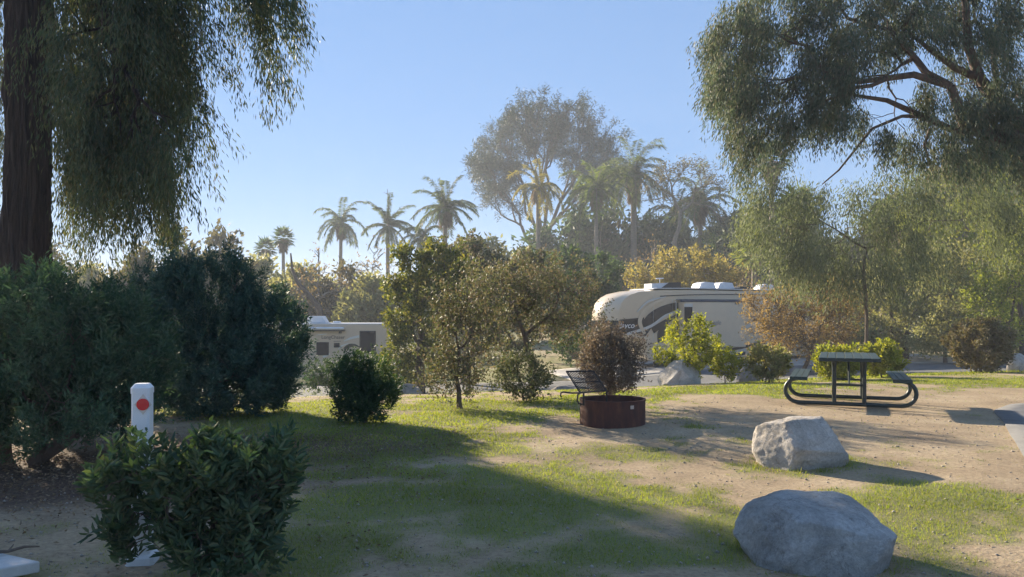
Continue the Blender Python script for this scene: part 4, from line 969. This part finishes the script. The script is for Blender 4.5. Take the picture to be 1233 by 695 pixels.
# mid-distance shrubs and trees
tree_px('gold_green_tree', 'leafy green-gold tree just beside the end of the beige travel trailer', 505, 27.0, .16,
        [(505, 315, 36, 32, 130), (482, 370, 27, 46, 130), (520, 385, 34, 55, 160), (545, 330, 30, 40, 90), (478, 430, 24, 28, 60), (510, 440, 32, 26, 70)],
        'spray', .14, .07, 22, 'goldgreen', 'bark', 440, depth=1.6, slen=.5, grav=.15, ang=.8, jit=.06, up=.5, maxb=140)
tree_px('dark_tree', 'dark rounded tree standing behind the forked tree', 560, 31.0, .2,
        [(550, 318, 38, 36, 120), (595, 345, 44, 50, 170), (560, 390, 44, 55, 140), (530, 350, 26, 40, 70), (640, 340, 34, 40, 110), (620, 395, 44, 40, 120)], 'spray', .15, .08, 26, 'mixed', 'bark', 430, depth=2.5, slen=.5, jit=.08, maxb=120)
tree_px('ivy_covered_tree', 'broad dense dark-green tree mass behind the nose of the fifth-wheel trailer', 690, 47.0, .3,
        [(690, 345, 56, 42, 300), (640, 350, 40, 40, 160), (725, 365, 26, 32, 100), (660, 320, 34, 18, 80), (620, 360, 30, 45, 90), (700, 385, 60, 34, 120)], 'spray', .26, .14, 26, 'dark', 'bark', 400, depth=4, slen=.6, jit=.1, maxb=90, shell=.6)
tree_px('autumn_tree', 'golden-brown autumn tree behind the roof of the fifth-wheel trailer', 822, 52.0, .18,
        [(822, 328, 48, 24, 200), (785, 338, 32, 20, 90), (865, 336, 34, 22, 100), (822, 350, 60, 20, 60)], 'spray', .22, .11, 24, 'autumn', 'bark_grey', 375, depth=4, slen=.9, jit=.12, maxb=260, up=.8, rmin=.02)
tree_px('bare_shrub_tree', 'twiggy tan tree with sparse yellow leaves hiding the rear of the fifth-wheel trailer', 968, 31.0, .09,
        [(930, 372, 38, 26, 150), (985, 358, 46, 28, 190), (965, 395, 58, 30, 190), (1015, 380, 38, 36, 150), (935, 408, 34, 26, 90), (990, 415, 44, 24, 100)], 'spray', .11, .05, 15, 'tanleaf', 'twig', 445, depth=1.8, slen=.6, jit=.12, maxb=800, up=.9, rmin=.012, frac=.35, k=.42)
tree_px('yellow_leaf_tree', 'small tree with bright yellow autumn leaves over the trailer rear', 985, 33.0, .08,
        [(970, 342, 24, 12, 40), (1000, 350, 28, 14, 40), (950, 352, 18, 10, 16), (1010, 365, 24, 18, 30)], 'spray', .11, .06, 9, 'autumn', 'bark_grey', 400, depth=1.6, slen=.5, jit=.14, maxb=90, up=.9)
tree_px('olive_tree', 'rounded grey-green olive-like tree beyond the road behind the picnic bench', 1088, 39.0, .2,
        [(1090, 345, 52, 42, 290), (1050, 380, 40, 40, 170), (1115, 385, 40, 40, 170), (1080, 402, 58, 28, 130), (1150, 370, 26, 38, 70), (1060, 340, 36, 28, 90), (1040, 412, 40, 16, 80), (1090, 414, 50, 14, 90)], 'spray', .17, .075, 18, 'olive', 'bark', 410, depth=4, slen=.6, jit=.08, maxb=120, shell=.5)
tree_px('willow_tree', 'tall soft yellow-green willow-like tree beyond the road at the frame edge', 1175, 44.0, .2,
        [(1165, 290, 42, 55, 200), (1200, 335, 45, 55, 200), (1150, 340, 34, 50, 120), (1235, 280, 36, 60, 120), (1205, 250, 38, 40, 120), (1160, 235, 34, 32, 90), (1130, 290, 34, 44, 120), (1100, 270, 34, 34, 90), (1220, 215, 30, 28, 60)], 'spray', .24, .06, 28, 'bright', 'bark_grey', 360, depth=4, slen=1.2, grav=.35, ang=.4, droop=.3, jit=.1, maxb=120)
tree_px('dark_shrub_tree', 'dark green shrub mass beneath the willow-like tree behind the bronze bush', 1185, 40.0, .15,
        [(1180, 380, 50, 40, 260), (1225, 365, 36, 50, 160), (1140, 400, 25, 20, 60)], 'spray', .18, .08, 16, 'brightdeep', 'bark', 410, depth=3, slen=.5, jit=.08, maxb=60, shell=.5)
tree_px('screen_shrub', 'tall loose grey-green shrub filling the gap between the olive-like tree and the bronze bush', 1138, 36.0, .09,
        [(1130, 350, 32, 44, 110), (1160, 330, 34, 44, 120), (1140, 395, 36, 26, 90), (1115, 320, 26, 30, 60), (1120, 412, 40, 16, 80)], 'spray', .16, .065, 16, 'olive', 'bark', 432, depth=2.2, slen=.7, jit=.1, maxb=140, up=.9)
tree_px('screen_shrub', 'tall yellow-green shrub closing the view above the bronze bush at the frame edge', 1205, 34.0, .09,
        [(1200, 330, 34, 44, 120), (1232, 320, 30, 52, 120), (1215, 280, 28, 34, 70), (1180, 370, 30, 26, 60), (1205, 400, 42, 24, 110)], 'spray', .16, .06, 15, 'bright', 'bark', 432, depth=2.2, slen=.7, jit=.1, maxb=140, up=.9)
tree_px('olive_shrub_tree', 'grey-olive shrub mass over the willow-like tree at the frame edge', 1230, 36.0, .14,
        [(1225, 275, 30, 28, 110), (1240, 330, 28, 40, 110)], 'spray', .17, .07, 20, 'olive', 'bark', 380, depth=3, slen=.6, grav=.3, droop=.4, jit=.08, maxb=60)
shrub('verge_shrub', 'low leafy shrub in front of the beige travel trailer, hiding its lower part', 'shrub', 366, 440, 430, 26, L=.09, W=.04, n=300, nper=14, mat='dark', zb=.0, slen=.35, R0=.03)
shrub('verge_shrub', 'grey-green verge shrub between the beige travel trailer end and the road', 'shrub', 430, 484, 436, 28, L=.09, W=.04, n=220, nper=14, mat='olive', zb=.0, slen=.35, R0=.03)
shrub('road_shrub', 'low dark shrub across the road beside the travel trailer', 'shrub', 470, 530, 428, 34, L=.12, W=.05, n=160, nper=12, mat='hedge', zb=.05, slen=.4, R0=.03)
shrub('road_shrub', 'dark shrub across the road under the fifth-wheel nose', 'shrub', 655, 735, 405, 39, L=.14, W=.06, n=220, nper=12, mat='dark', zb=.05, slen=.4, R0=.03)
shrub('road_shrub', 'brownish shrub across the road behind the forked tree', 'shrub', 560, 650, 405, 36, L=.12, W=.05, n=240, nper=12, mat='mixed', zb=.05, slen=.4, R0=.03)

# stone pine with an open umbrella crown
def pine():
    d = 122.0; px = 652; x = pxc(px, d); zg = hz(x, d)
    C = []
    for i in range(760):
        a = rng.uniform(-1, 1); u = rng.uniform(0, 1)
        # dome outline: centre (657, 215), radii 92 x 95 px; open underside
        th = rng.uniform(-.22, math.pi + .22); rr = rng.uniform(.12, 1.0) ** .5
        lump = 1 + .06 * math.sin(th * 7 + 1) + .04 * math.sin(th * 13)
        ppx = 657 + 92 * math.cos(th) * rr * lump; ppy = 222 - 102 * max(-.3, math.sin(th)) * rr * lump
        dep = rng.uniform(-1, 1) * 6.5 * math.sqrt(max(.05, 1 - (rr * .8) ** 2)) if rng.random() < .6 else rng.uniform(-1, 1) * 6
        C.append([(ppx - CX) * d / F, d + dep * 1.4, Z(ppy, d)])
    for pp in ((578, 212), (600, 235), (615, 250), (735, 185), (742, 165), (725, 215), (590, 200), (700, 235)):
        for _ in range(9): C.append([(pp[0] + rng.normal() * 8 - CX) * d / F, d + rng.normal() * 2, Z(pp[1] + rng.normal() * 6, d)])
    plant('umbrella_pine', 'tall spreading pine with an open domed crown, rising above the palms', 'tree', (x, d, zg), C, .55, 'ball', .60, .095, 66, M['pine'], M['bark'],
          start=(0, 0, Z(304, d) - zg), slen=1.45, grav=.0, ang=1.0, jit=.38, maxb=700, frac=.33, k=.52, rmin=.06, flare=1.2, bend=.05, sides=7, split0=6, pull=.18, cfrac=.3)
pine()

# ------------------------------------------------------------------ palms
def feather_palm(label, px, d, ycrown, n=20, fl=3.2, mat='palm', lean=0., tr=.17, seed=0, skirt=0, group='feather palms', seednm='feather_palm'):
    r = np.random.default_rng(seed + 100)
    d = d * 1.42; x = pxc(px, d); zg = hz(x, d); zt = Z(ycrown, d) - zg; fl = fl * (1.36 if px < 600 else 1.62); tr = tr * 1.3
    t = thing(seednm, label, 'palm tree', (x, d, zg), 0, group)
    mb = MB(); pts = [(lean * (s ** 1.5), 0, -.05 + zt * s) for s in np.linspace(0, 1, 10)]
    mb.tube(pts, [tr * (1.25 - .35 * s) for s in np.linspace(0, 1, 10)], 10, cap=False)
    mb.tube([(lean, 0, zt - .9), (lean, 0, zt - .3), (lean, 0, zt + .3)], [tr * .95, tr * 1.25, tr * .5], 10)
    mb.build('trunk', M['palm_trunk'], t, smooth=True, recalc=False)
    P = []; D = []; ra = MB(); gv = r.uniform(.085, .15); n = int(n * r.uniform(.95, 1.35)); tilt = r.uniform(85, 110)
    if not skirt and seed % 2: skirt = 1.6
    for i in range(n):
        az = 2.4 * i + r.uniform(-.45, .45); el = math.radians(84 - tilt * (i / (n - 1)) + r.uniform(-14, 14)); l = fl * r.uniform(.7, 1.12)
        d0 = np.array([math.cos(az) * math.cos(el), math.sin(az) * math.cos(el), math.sin(el)])
        K = 14; pos = np.array([lean, 0, zt]); prev = pos.copy(); path = [pos.copy()]; dr = d0.copy()
        for k in range(K):
            dr = dr + np.array([0, 0, -gv]) * (1 + .3 * k / K); dr = dr / np.linalg.norm(dr); pos = pos + dr * l / K; path.append(pos.copy())
            side = np.cross(dr, [0, 0, 1]); side /= max(np.linalg.norm(side), 1e-6)
            if k >= 1:
                for q in range(7):
                    for s in (-1, 1):
                        b = path[-2] + (pos - path[-2]) * q / 5
                        P.append(b); v = side * s * .8 + dr * .5 + np.array([0, 0, -.45 + .25 * r.normal()]) + r.normal(size=3) * .1
                        D.append(v / np.linalg.norm(v))
        ra.tube(path, [.035 * (1 - .8 * k / K) + .006 for k in range(K + 1)], 4, cap=False)
    c = leaves('crown', np.array(P), np.array(D), .52 * fl / 3.2, .07, M[mat], t)
    ra.build('frond_rib', M['palm_trunk'], t, recalc=False)['kind'] = 'stuff'
    if skirt:
        n2 = 700; z = r.uniform(zt - skirt, zt - .1, n2); a = r.uniform(0, 6.283, n2); rr = tr * 1.1 + .5 * np.clip((z - (zt - skirt)) / skirt, 0.1, 1) * r.random(n2)
        Pk = np.stack([lean + np.cos(a) * rr, np.sin(a) * rr, z], 1); Dk = np.stack([np.cos(a) * .3, np.sin(a) * .3, -np.ones(n2)], 1) + r.normal(size=(n2, 3)) * .15
        leaves('skirt', Pk, Dk, .9, .10, M['thatch'], t)
    return t
feather_palm('pale feather palm standing alone, first of the palms past the blue-green shrub', 409, 72, 268, 18, 3.0, seed=1, lean=.2)
feather_palm('feather palm with a bare spear above its crown, next to the lone palm', 467, 66, 272, 18, 2.9, seed=2)
feather_palm('wide feather palm with long arching fronds just beside the pine', 536, 58, 252, 22, 3.0, seed=3, skirt=1.2)
feather_palm('thick feather palm rising over the autumn tree, tallest of the palms', 763, 62, 212, 24, 3.2, seed=4, tr=.26, skirt=2.6, mat='palm')
feather_palm('slim feather palm with a shaggy trunk between the pine and the tallest palm', 718, 60, 228, 18, 2.7, mat='brightdeep', seed=5, tr=.16)
feather_palm('yellowing feather palm in front of the pine trunk', 648, 64, 226, 18, 2.6, mat='palm_y', seed=6, tr=.2, skirt=1.2)
feather_palm('feather palm with loose fronds beside the wispy tree', 843, 60, 246, 20, 2.9, seed=7, tr=.17)
feather_palm('low feather palm drooping behind the autumn tree', 815, 66, 256, 16, 2.6, seed=8, tr=.17)
feather_palm('short feather palm in the pine shadow, crown near the dark tree top', 700, 68, 268, 16, 2.6, seed=9, tr=.15)
feather_palm('feather palm nearly hidden behind the green-gold tree', 508, 63, 286, 16, 2.6, seed=10, tr=.16)
# bare spear (unopened frond) above the second palm
o = None
for ob in bpy.data.objects:
    if ob.get('label', '').startswith('feather palm with a bare spear'): o = ob
mb = MB(); zt = Z(272, 66 * 1.42) - o.location.z; mb.tube([(0, 0, zt), (.05, 0, zt + 2.2), (-.05, 0, zt + 4.3)], [.08, .06, .03], 6); mb.tube([(-.02, 0, zt + 3.7), (-.5, 0, zt + 3.9)], [.05, .02], 5)
mb.build('spear', M['palm_trunk'], o)

def fan_palm(label, px, d, ycrown, n=34, R=1.0, tr=.16, seed=0, skirt=1.5, mat='palm_f', bottom=None):
    r = np.random.default_rng(seed + 300)
    x = pxc(px, d); zg = hz(x, d); zt = Z(ycrown, d) - zg
    t = thing('fan_palm', label, 'palm tree', (x, d, zg), 0, 'fan palms')
    mb = MB(); mb.tube([(0, 0, -.05), (.03, 0, zt * .5), (0, 0, zt)], [tr * 1.2, tr, tr * .85], 10, cap=False); mb.build('trunk', M['palm_trunk'], t, smooth=True, recalc=False)
    P = []; D = []
    for i in range(n):
        az = 2.4 * i; el = math.radians(80 - 125 * i / (n - 1)); pd = np.array([math.cos(az) * math.cos(el), math.sin(az) * math.cos(el), math.sin(el)])
        b = np.array([0, 0, zt]) + pd * R * r.uniform(.5, .75)
        s = np.cross(pd, [0, 0, 1.]); s /= max(np.linalg.norm(s), 1e-6)
        for k in range(17):
            th = math.radians(-105 + 210 * k / 16); v = pd * math.cos(th) + s * math.sin(th) + np.array([0, 0, -.18]) + r.normal(size=3) * .05
            P.append(b); D.append(v)
    leaves('crown', np.array(P), np.array(D), R * .62, R * .085, M[mat], t)
    if skirt:
        n2 = 500; z = r.uniform(zt - skirt, zt, n2); a = r.uniform(0, 6.283, n2); rr = tr + R * .35 * ((z - zt + skirt) / skirt) * r.random(n2)
        Pk = np.stack([np.cos(a) * rr, np.sin(a) * rr, z], 1); Dk = np.stack([np.cos(a) * .3, np.sin(a) * .3, -np.ones(n2)], 1) + r.normal(size=(n2, 3)) * .15
        leaves('skirt', Pk, Dk, .7, .09, M['thatch'], t)
    return t
fan_palm('small dark fan palm silhouetted against the sky, taller one of the distant pair', 341, 92, 287, seed=1, R=1.25, tr=.2, skirt=1.2)
fan_palm('lower dark fan palm of the distant pair, crown at treetop height', 320, 96, 300, seed=2, R=1.3, skirt=.8)
fan_palm('fan palm with a bright crown behind the gum branches at the frame edge', 1187, 48, 205, seed=3, R=1.4, tr=.22, skirt=2.4)
fan_palm('tall thin fan palm whose bare grey trunk shows below the gum foliage', 929, 50, 192, seed=4, R=1.1, tr=.16, skirt=1.0)
fan_palm('low bright fan palm beside the tan twiggy tree behind the trailer roof', 908, 56, 302, seed=5, R=1.5, tr=.2, skirt=.8, mat='bright')
fan_palm('stout fan palm with a shaggy grey skirt behind the olive-leaved gum', 960, 50, 250, seed=6, R=1.3, tr=.3, skirt=3.5)
fan_palm('fan palm with a shaggy trunk behind the olive tree', 1065, 54, 262, seed=7, R=1.3, tr=.28, skirt=3.0)

# wispy tall gum behind the palms
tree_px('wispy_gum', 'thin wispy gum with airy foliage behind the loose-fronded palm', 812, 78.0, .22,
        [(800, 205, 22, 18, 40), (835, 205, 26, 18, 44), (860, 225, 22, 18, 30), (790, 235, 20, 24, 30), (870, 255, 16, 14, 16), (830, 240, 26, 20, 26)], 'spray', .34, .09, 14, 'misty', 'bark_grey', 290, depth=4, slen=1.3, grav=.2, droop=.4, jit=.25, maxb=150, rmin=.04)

# background trees: prototypes, then copies of each with its parts
def proto(name, label, mat, R, Hh, n, seedlobes, L=.40, W=.2, bark='bark_grey', group=None, x=0, y=0, base_z=None, **kw):
    zg = hz(x, y)
    C = np.concatenate([blob(max(6, int(n * w)), (x + a * R, y + b * R, zg + Hh * c), (R * s, R * s, Hh * s2), .45, .35) for a, b, c, s, s2, w in seedlobes])
    return plant(name, label, 'tree', (x, y, zg), C, .28, kw.pop('mode', 'spray'), L, W, kw.pop('nper', 24), M[mat], M[bark], group, start=(0, 0, Hh * .22), slen=1.0, jit=.22, maxb=kw.pop('maxb', 110), rmin=.03, **kw)
LB1 = [(0, 0, .62, .8, .36, .4), (.45, .1, .45, .6, .3, .25), (-.45, -.1, .48, .6, .3, .25), (0, 0, .3, .9, .2, .1)]
LB2 = [(-.2, 0, .7, .55, .28, .3), (.3, 0, .55, .65, .3, .35), (-.4, .1, .4, .6, .28, .35)]
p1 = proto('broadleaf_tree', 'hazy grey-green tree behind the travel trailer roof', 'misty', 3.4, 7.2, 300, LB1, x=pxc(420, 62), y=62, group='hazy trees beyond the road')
p2 = proto('broadleaf_tree', 'dense green tree low behind the lone feather palm', 'olive', 3.6, 6.4, 320, LB2, x=pxc(460, 56), y=56, group='hazy trees beyond the road')
p3 = proto('bare_tree', 'leafless brownish tree with many fine upright twigs beside the lone feather palm', 'tanleaf', 3.0, 8.6, 460, LB1, x=pxc(385, 60), y=60, group='hazy trees beyond the road', nper=2, maxb=460, L=.3, W=.1)
p4 = proto('dark_broadleaf', 'dark green broad tree closing the view behind the slim shaggy palm', 'dark', 4.0, 7.4, 340, LB2, x=pxc(745, 72), y=72, group='hazy trees beyond the road')
spots = [(p1, 205, 60, .7, 1.35, 'pale misty tree just past the drooping tree foliage'), (p1, 255, 66, 2.1, 1.42, 'pale yellowish tree topping the blue-green shrub'),
         (p2, 298, 74, 3.2, 1.4, 'rounded tree next to the distant pair of fan palms'), (p1, 175, 58, 4.0, 1.0, 'misty tree glimpsed through the drooping foliage'),
         (p2, 368, 66, 1.1, 1.2, 'soft tree below the taller distant fan palm'), (p3, 440, 66, 2.0, 1.1, 'brownish bare-twigged tree between the first two feather palms'),
         (p1, 560, 72, 5.0, 1.3, 'misty tree behind the wide arching palm'), (p2, 596, 80, .4, 1.6, 'grey-green tree left of the pine trunk'),
         (p4, 690, 92, 2.6, 1.95, 'dark tree behind the short palm'), (p4, 800, 94, 1.0, 1.85, 'dark tree between the tallest palm and the wispy gum'),
         (p2, 872, 88, 4.2, 1.9, 'olive tree behind the autumn tree'), (p3, 780, 62, .2, .95, 'tan twiggy tree at the foot of the tallest palm'),
         (p4, 930, 80, 3.6, 1.9, 'dark tree behind the thin-trunked palm'), (p2, 990, 72, 5.2, 1.6, 'olive tree low behind the stout shaggy palm'),
         (p2, 1060, 74, .9, 1.7, 'olive tree behind the olive-leaved gum'), (p1, 1130, 64, 2.2, 1.9, 'pale tree between the gum and the willow-like tree'),
         (p2, 1195, 62, 1.3, 1.9, 'dark tree behind the willow-like tree'), (p1, 1240, 56, 3.1, 2.2, 'pale tall tree at the frame edge behind the shrubs'),
         (p2, 120, 66, 5.5, 1.2, 'olive tree hidden mostly behind the feathery shrub'), (p1, 60, 70, .3, 1.3, 'misty tree beside the reddish trunk'), (p2, 5, 60, 1.9, 1.3, 'misty olive tree at the frame edge beyond the reddish trunk'),
         (p4, 505, 76, .3, 1.0, 'dark tree beyond the hidden feather palm'), (p3, 890, 62, 4.4, .8, 'dull bare tree by the low bright fan palm'), (p1, 740, 98, 3.7, 2.1, 'hazy tree filling the gap between the pine and the tallest palm')]
for pr, px, d, rz, sc, lab in spots:
    x = pxc(px, d); dupe(pr, (x, d, hz(x, d) - .1), rz, sc, lab, 'hazy trees beyond the road')
# curved bare trunk left of the lone palm
mb = MB(); d = 55; pp = [(385, 372), (372, 355), (358, 340), (352, 325), (350, 305)]
mb.tube([(pxc(a, d), d, Z(b, d)) for a, b in [(392, 420)] + pp], [.24, .2, .17, .13, .1, .05], 8); o = mb.build('dead_tree', M['bark'], smooth=True); tag(o, 'curved leafless tree trunk leaning before the hazy trees', 'dead tree')
# far tree belt as one mass
def belt():
    P = []; D = []
    n = 34000; a = rng.uniform(-58, 58, n) * math.pi / 180; d = rng.uniform(95, 118, n)
    x = np.sin(a) * d * 1.2; y = np.cos(a) * d * 1.2; top = 4.2 + 3.4 * vn(x, y * 0 + 3, 9, 21) + 2.0 * vn(x, y * 0, 2.6, 22)
    z = -2.4 + top * rng.random(n) ** .7
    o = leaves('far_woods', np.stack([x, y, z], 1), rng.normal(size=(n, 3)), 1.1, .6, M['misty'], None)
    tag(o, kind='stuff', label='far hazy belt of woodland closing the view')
belt()
# hedges and trees outside the frame to the side of the sun; they shade the lawn
sh = [(p4, -24, 17, 0, 1.35, 'tree'), (p2, -17, 11.5, 1.2, .62, 'tree')]
#@@END
# ------------------------------------------------------------------ haze
HZD = .0013
m, nt, ns, L = newmat('haze_air')
vp = N_(nt, 'ShaderNodeVolumePrincipled'); vp.inputs['Color'].default_value = (.86, .92, 1, 1); vp.inputs['Density'].default_value = HZD; vp.inputs['Anisotropy'].default_value = .15
o = N_(nt, 'ShaderNodeOutputMaterial'); L.new(vp.outputs[0], o.inputs['Volume'])
mb = MB(); mb.box((0, 320, 11.5), (860, 780, 31))
hb = mb.build('haze', m); tag(hb, kind='stuff')
hb.display_type = 'WIRE'

# ------------------------------------------------------------------ light, sky, camera
SUN_EL = math.radians(20); SUN_AZ = math.radians(-38)      # azimuth from +Y, negative = towards -X
sv = Vector((math.sin(SUN_AZ) * math.cos(SUN_EL), math.cos(SUN_AZ) * math.cos(SUN_EL), math.sin(SUN_EL)))
sun = bpy.data.lights.new('sun', 'SUN'); sun.energy = 4.6; sun.angle = math.radians(.6); sun.color = (1, .86, .66)
so = link(bpy.data.objects.new('sun', sun)); so.rotation_euler = sv.to_track_quat('Z', 'Y').to_euler(); so.location = (0, 0, 40)
w = bpy.data.worlds.new('World'); SC.world = w; w.use_nodes = True; nt = w.node_tree
bg = nt.nodes['Background']; sky = nt.nodes.new('ShaderNodeTexSky'); sky.sky_type = 'NISHITA'; sky.sun_disc = False
sky.sun_elevation = SUN_EL; sky.sun_rotation = SUN_AZ; sky.air_density = 1.0; sky.dust_density = .05; sky.ozone_density = 2.5
gm = nt.nodes.new('ShaderNodeGamma'); gm.inputs[1].default_value = .36; nt.links.new(sky.outputs[0], gm.inputs[0])
ti = nt.nodes.new('ShaderNodeMix'); ti.data_type = 'RGBA'; ti.blend_type = 'MULTIPLY'; ti.inputs['Factor'].default_value = 1
nt.links.new(gm.outputs[0], ti.inputs['A']); ti.inputs['B'].default_value = (.50, .73, 1.10, 1)
nt.links.new(ti.outputs['Result'], bg.inputs[0]); bg.inputs[1].default_value = .14
cam = bpy.data.cameras.new('camera'); co = link(bpy.data.objects.new('camera', cam)); co.location = (0, 0, CAMH); co.rotation_euler = (math.pi / 2, 0, 0)
cam.sensor_width = 36; cam.lens = 36 * F / 1233; cam.shift_y = (HZ - 347.5) / 1233; cam.clip_end = 2000; cam.clip_start = .05
SC.camera = co
SC.view_settings.view_transform = 'Standard'; SC.view_settings.look = 'None'; SC.view_settings.exposure = 1.62; SC.view_settings.gamma = 1
c = SC.cycles; SC.render.engine = 'CYCLES'
c.max_bounces = 6; c.diffuse_bounces = 4; c.glossy_bounces = 2; c.transmission_bounces = 3; c.volume_bounces = 0; c.transparent_max_bounces = 4
c.use_denoising = True; c.use_adaptive_sampling = True; c.adaptive_threshold = .02
c.sample_clamp_indirect = 6
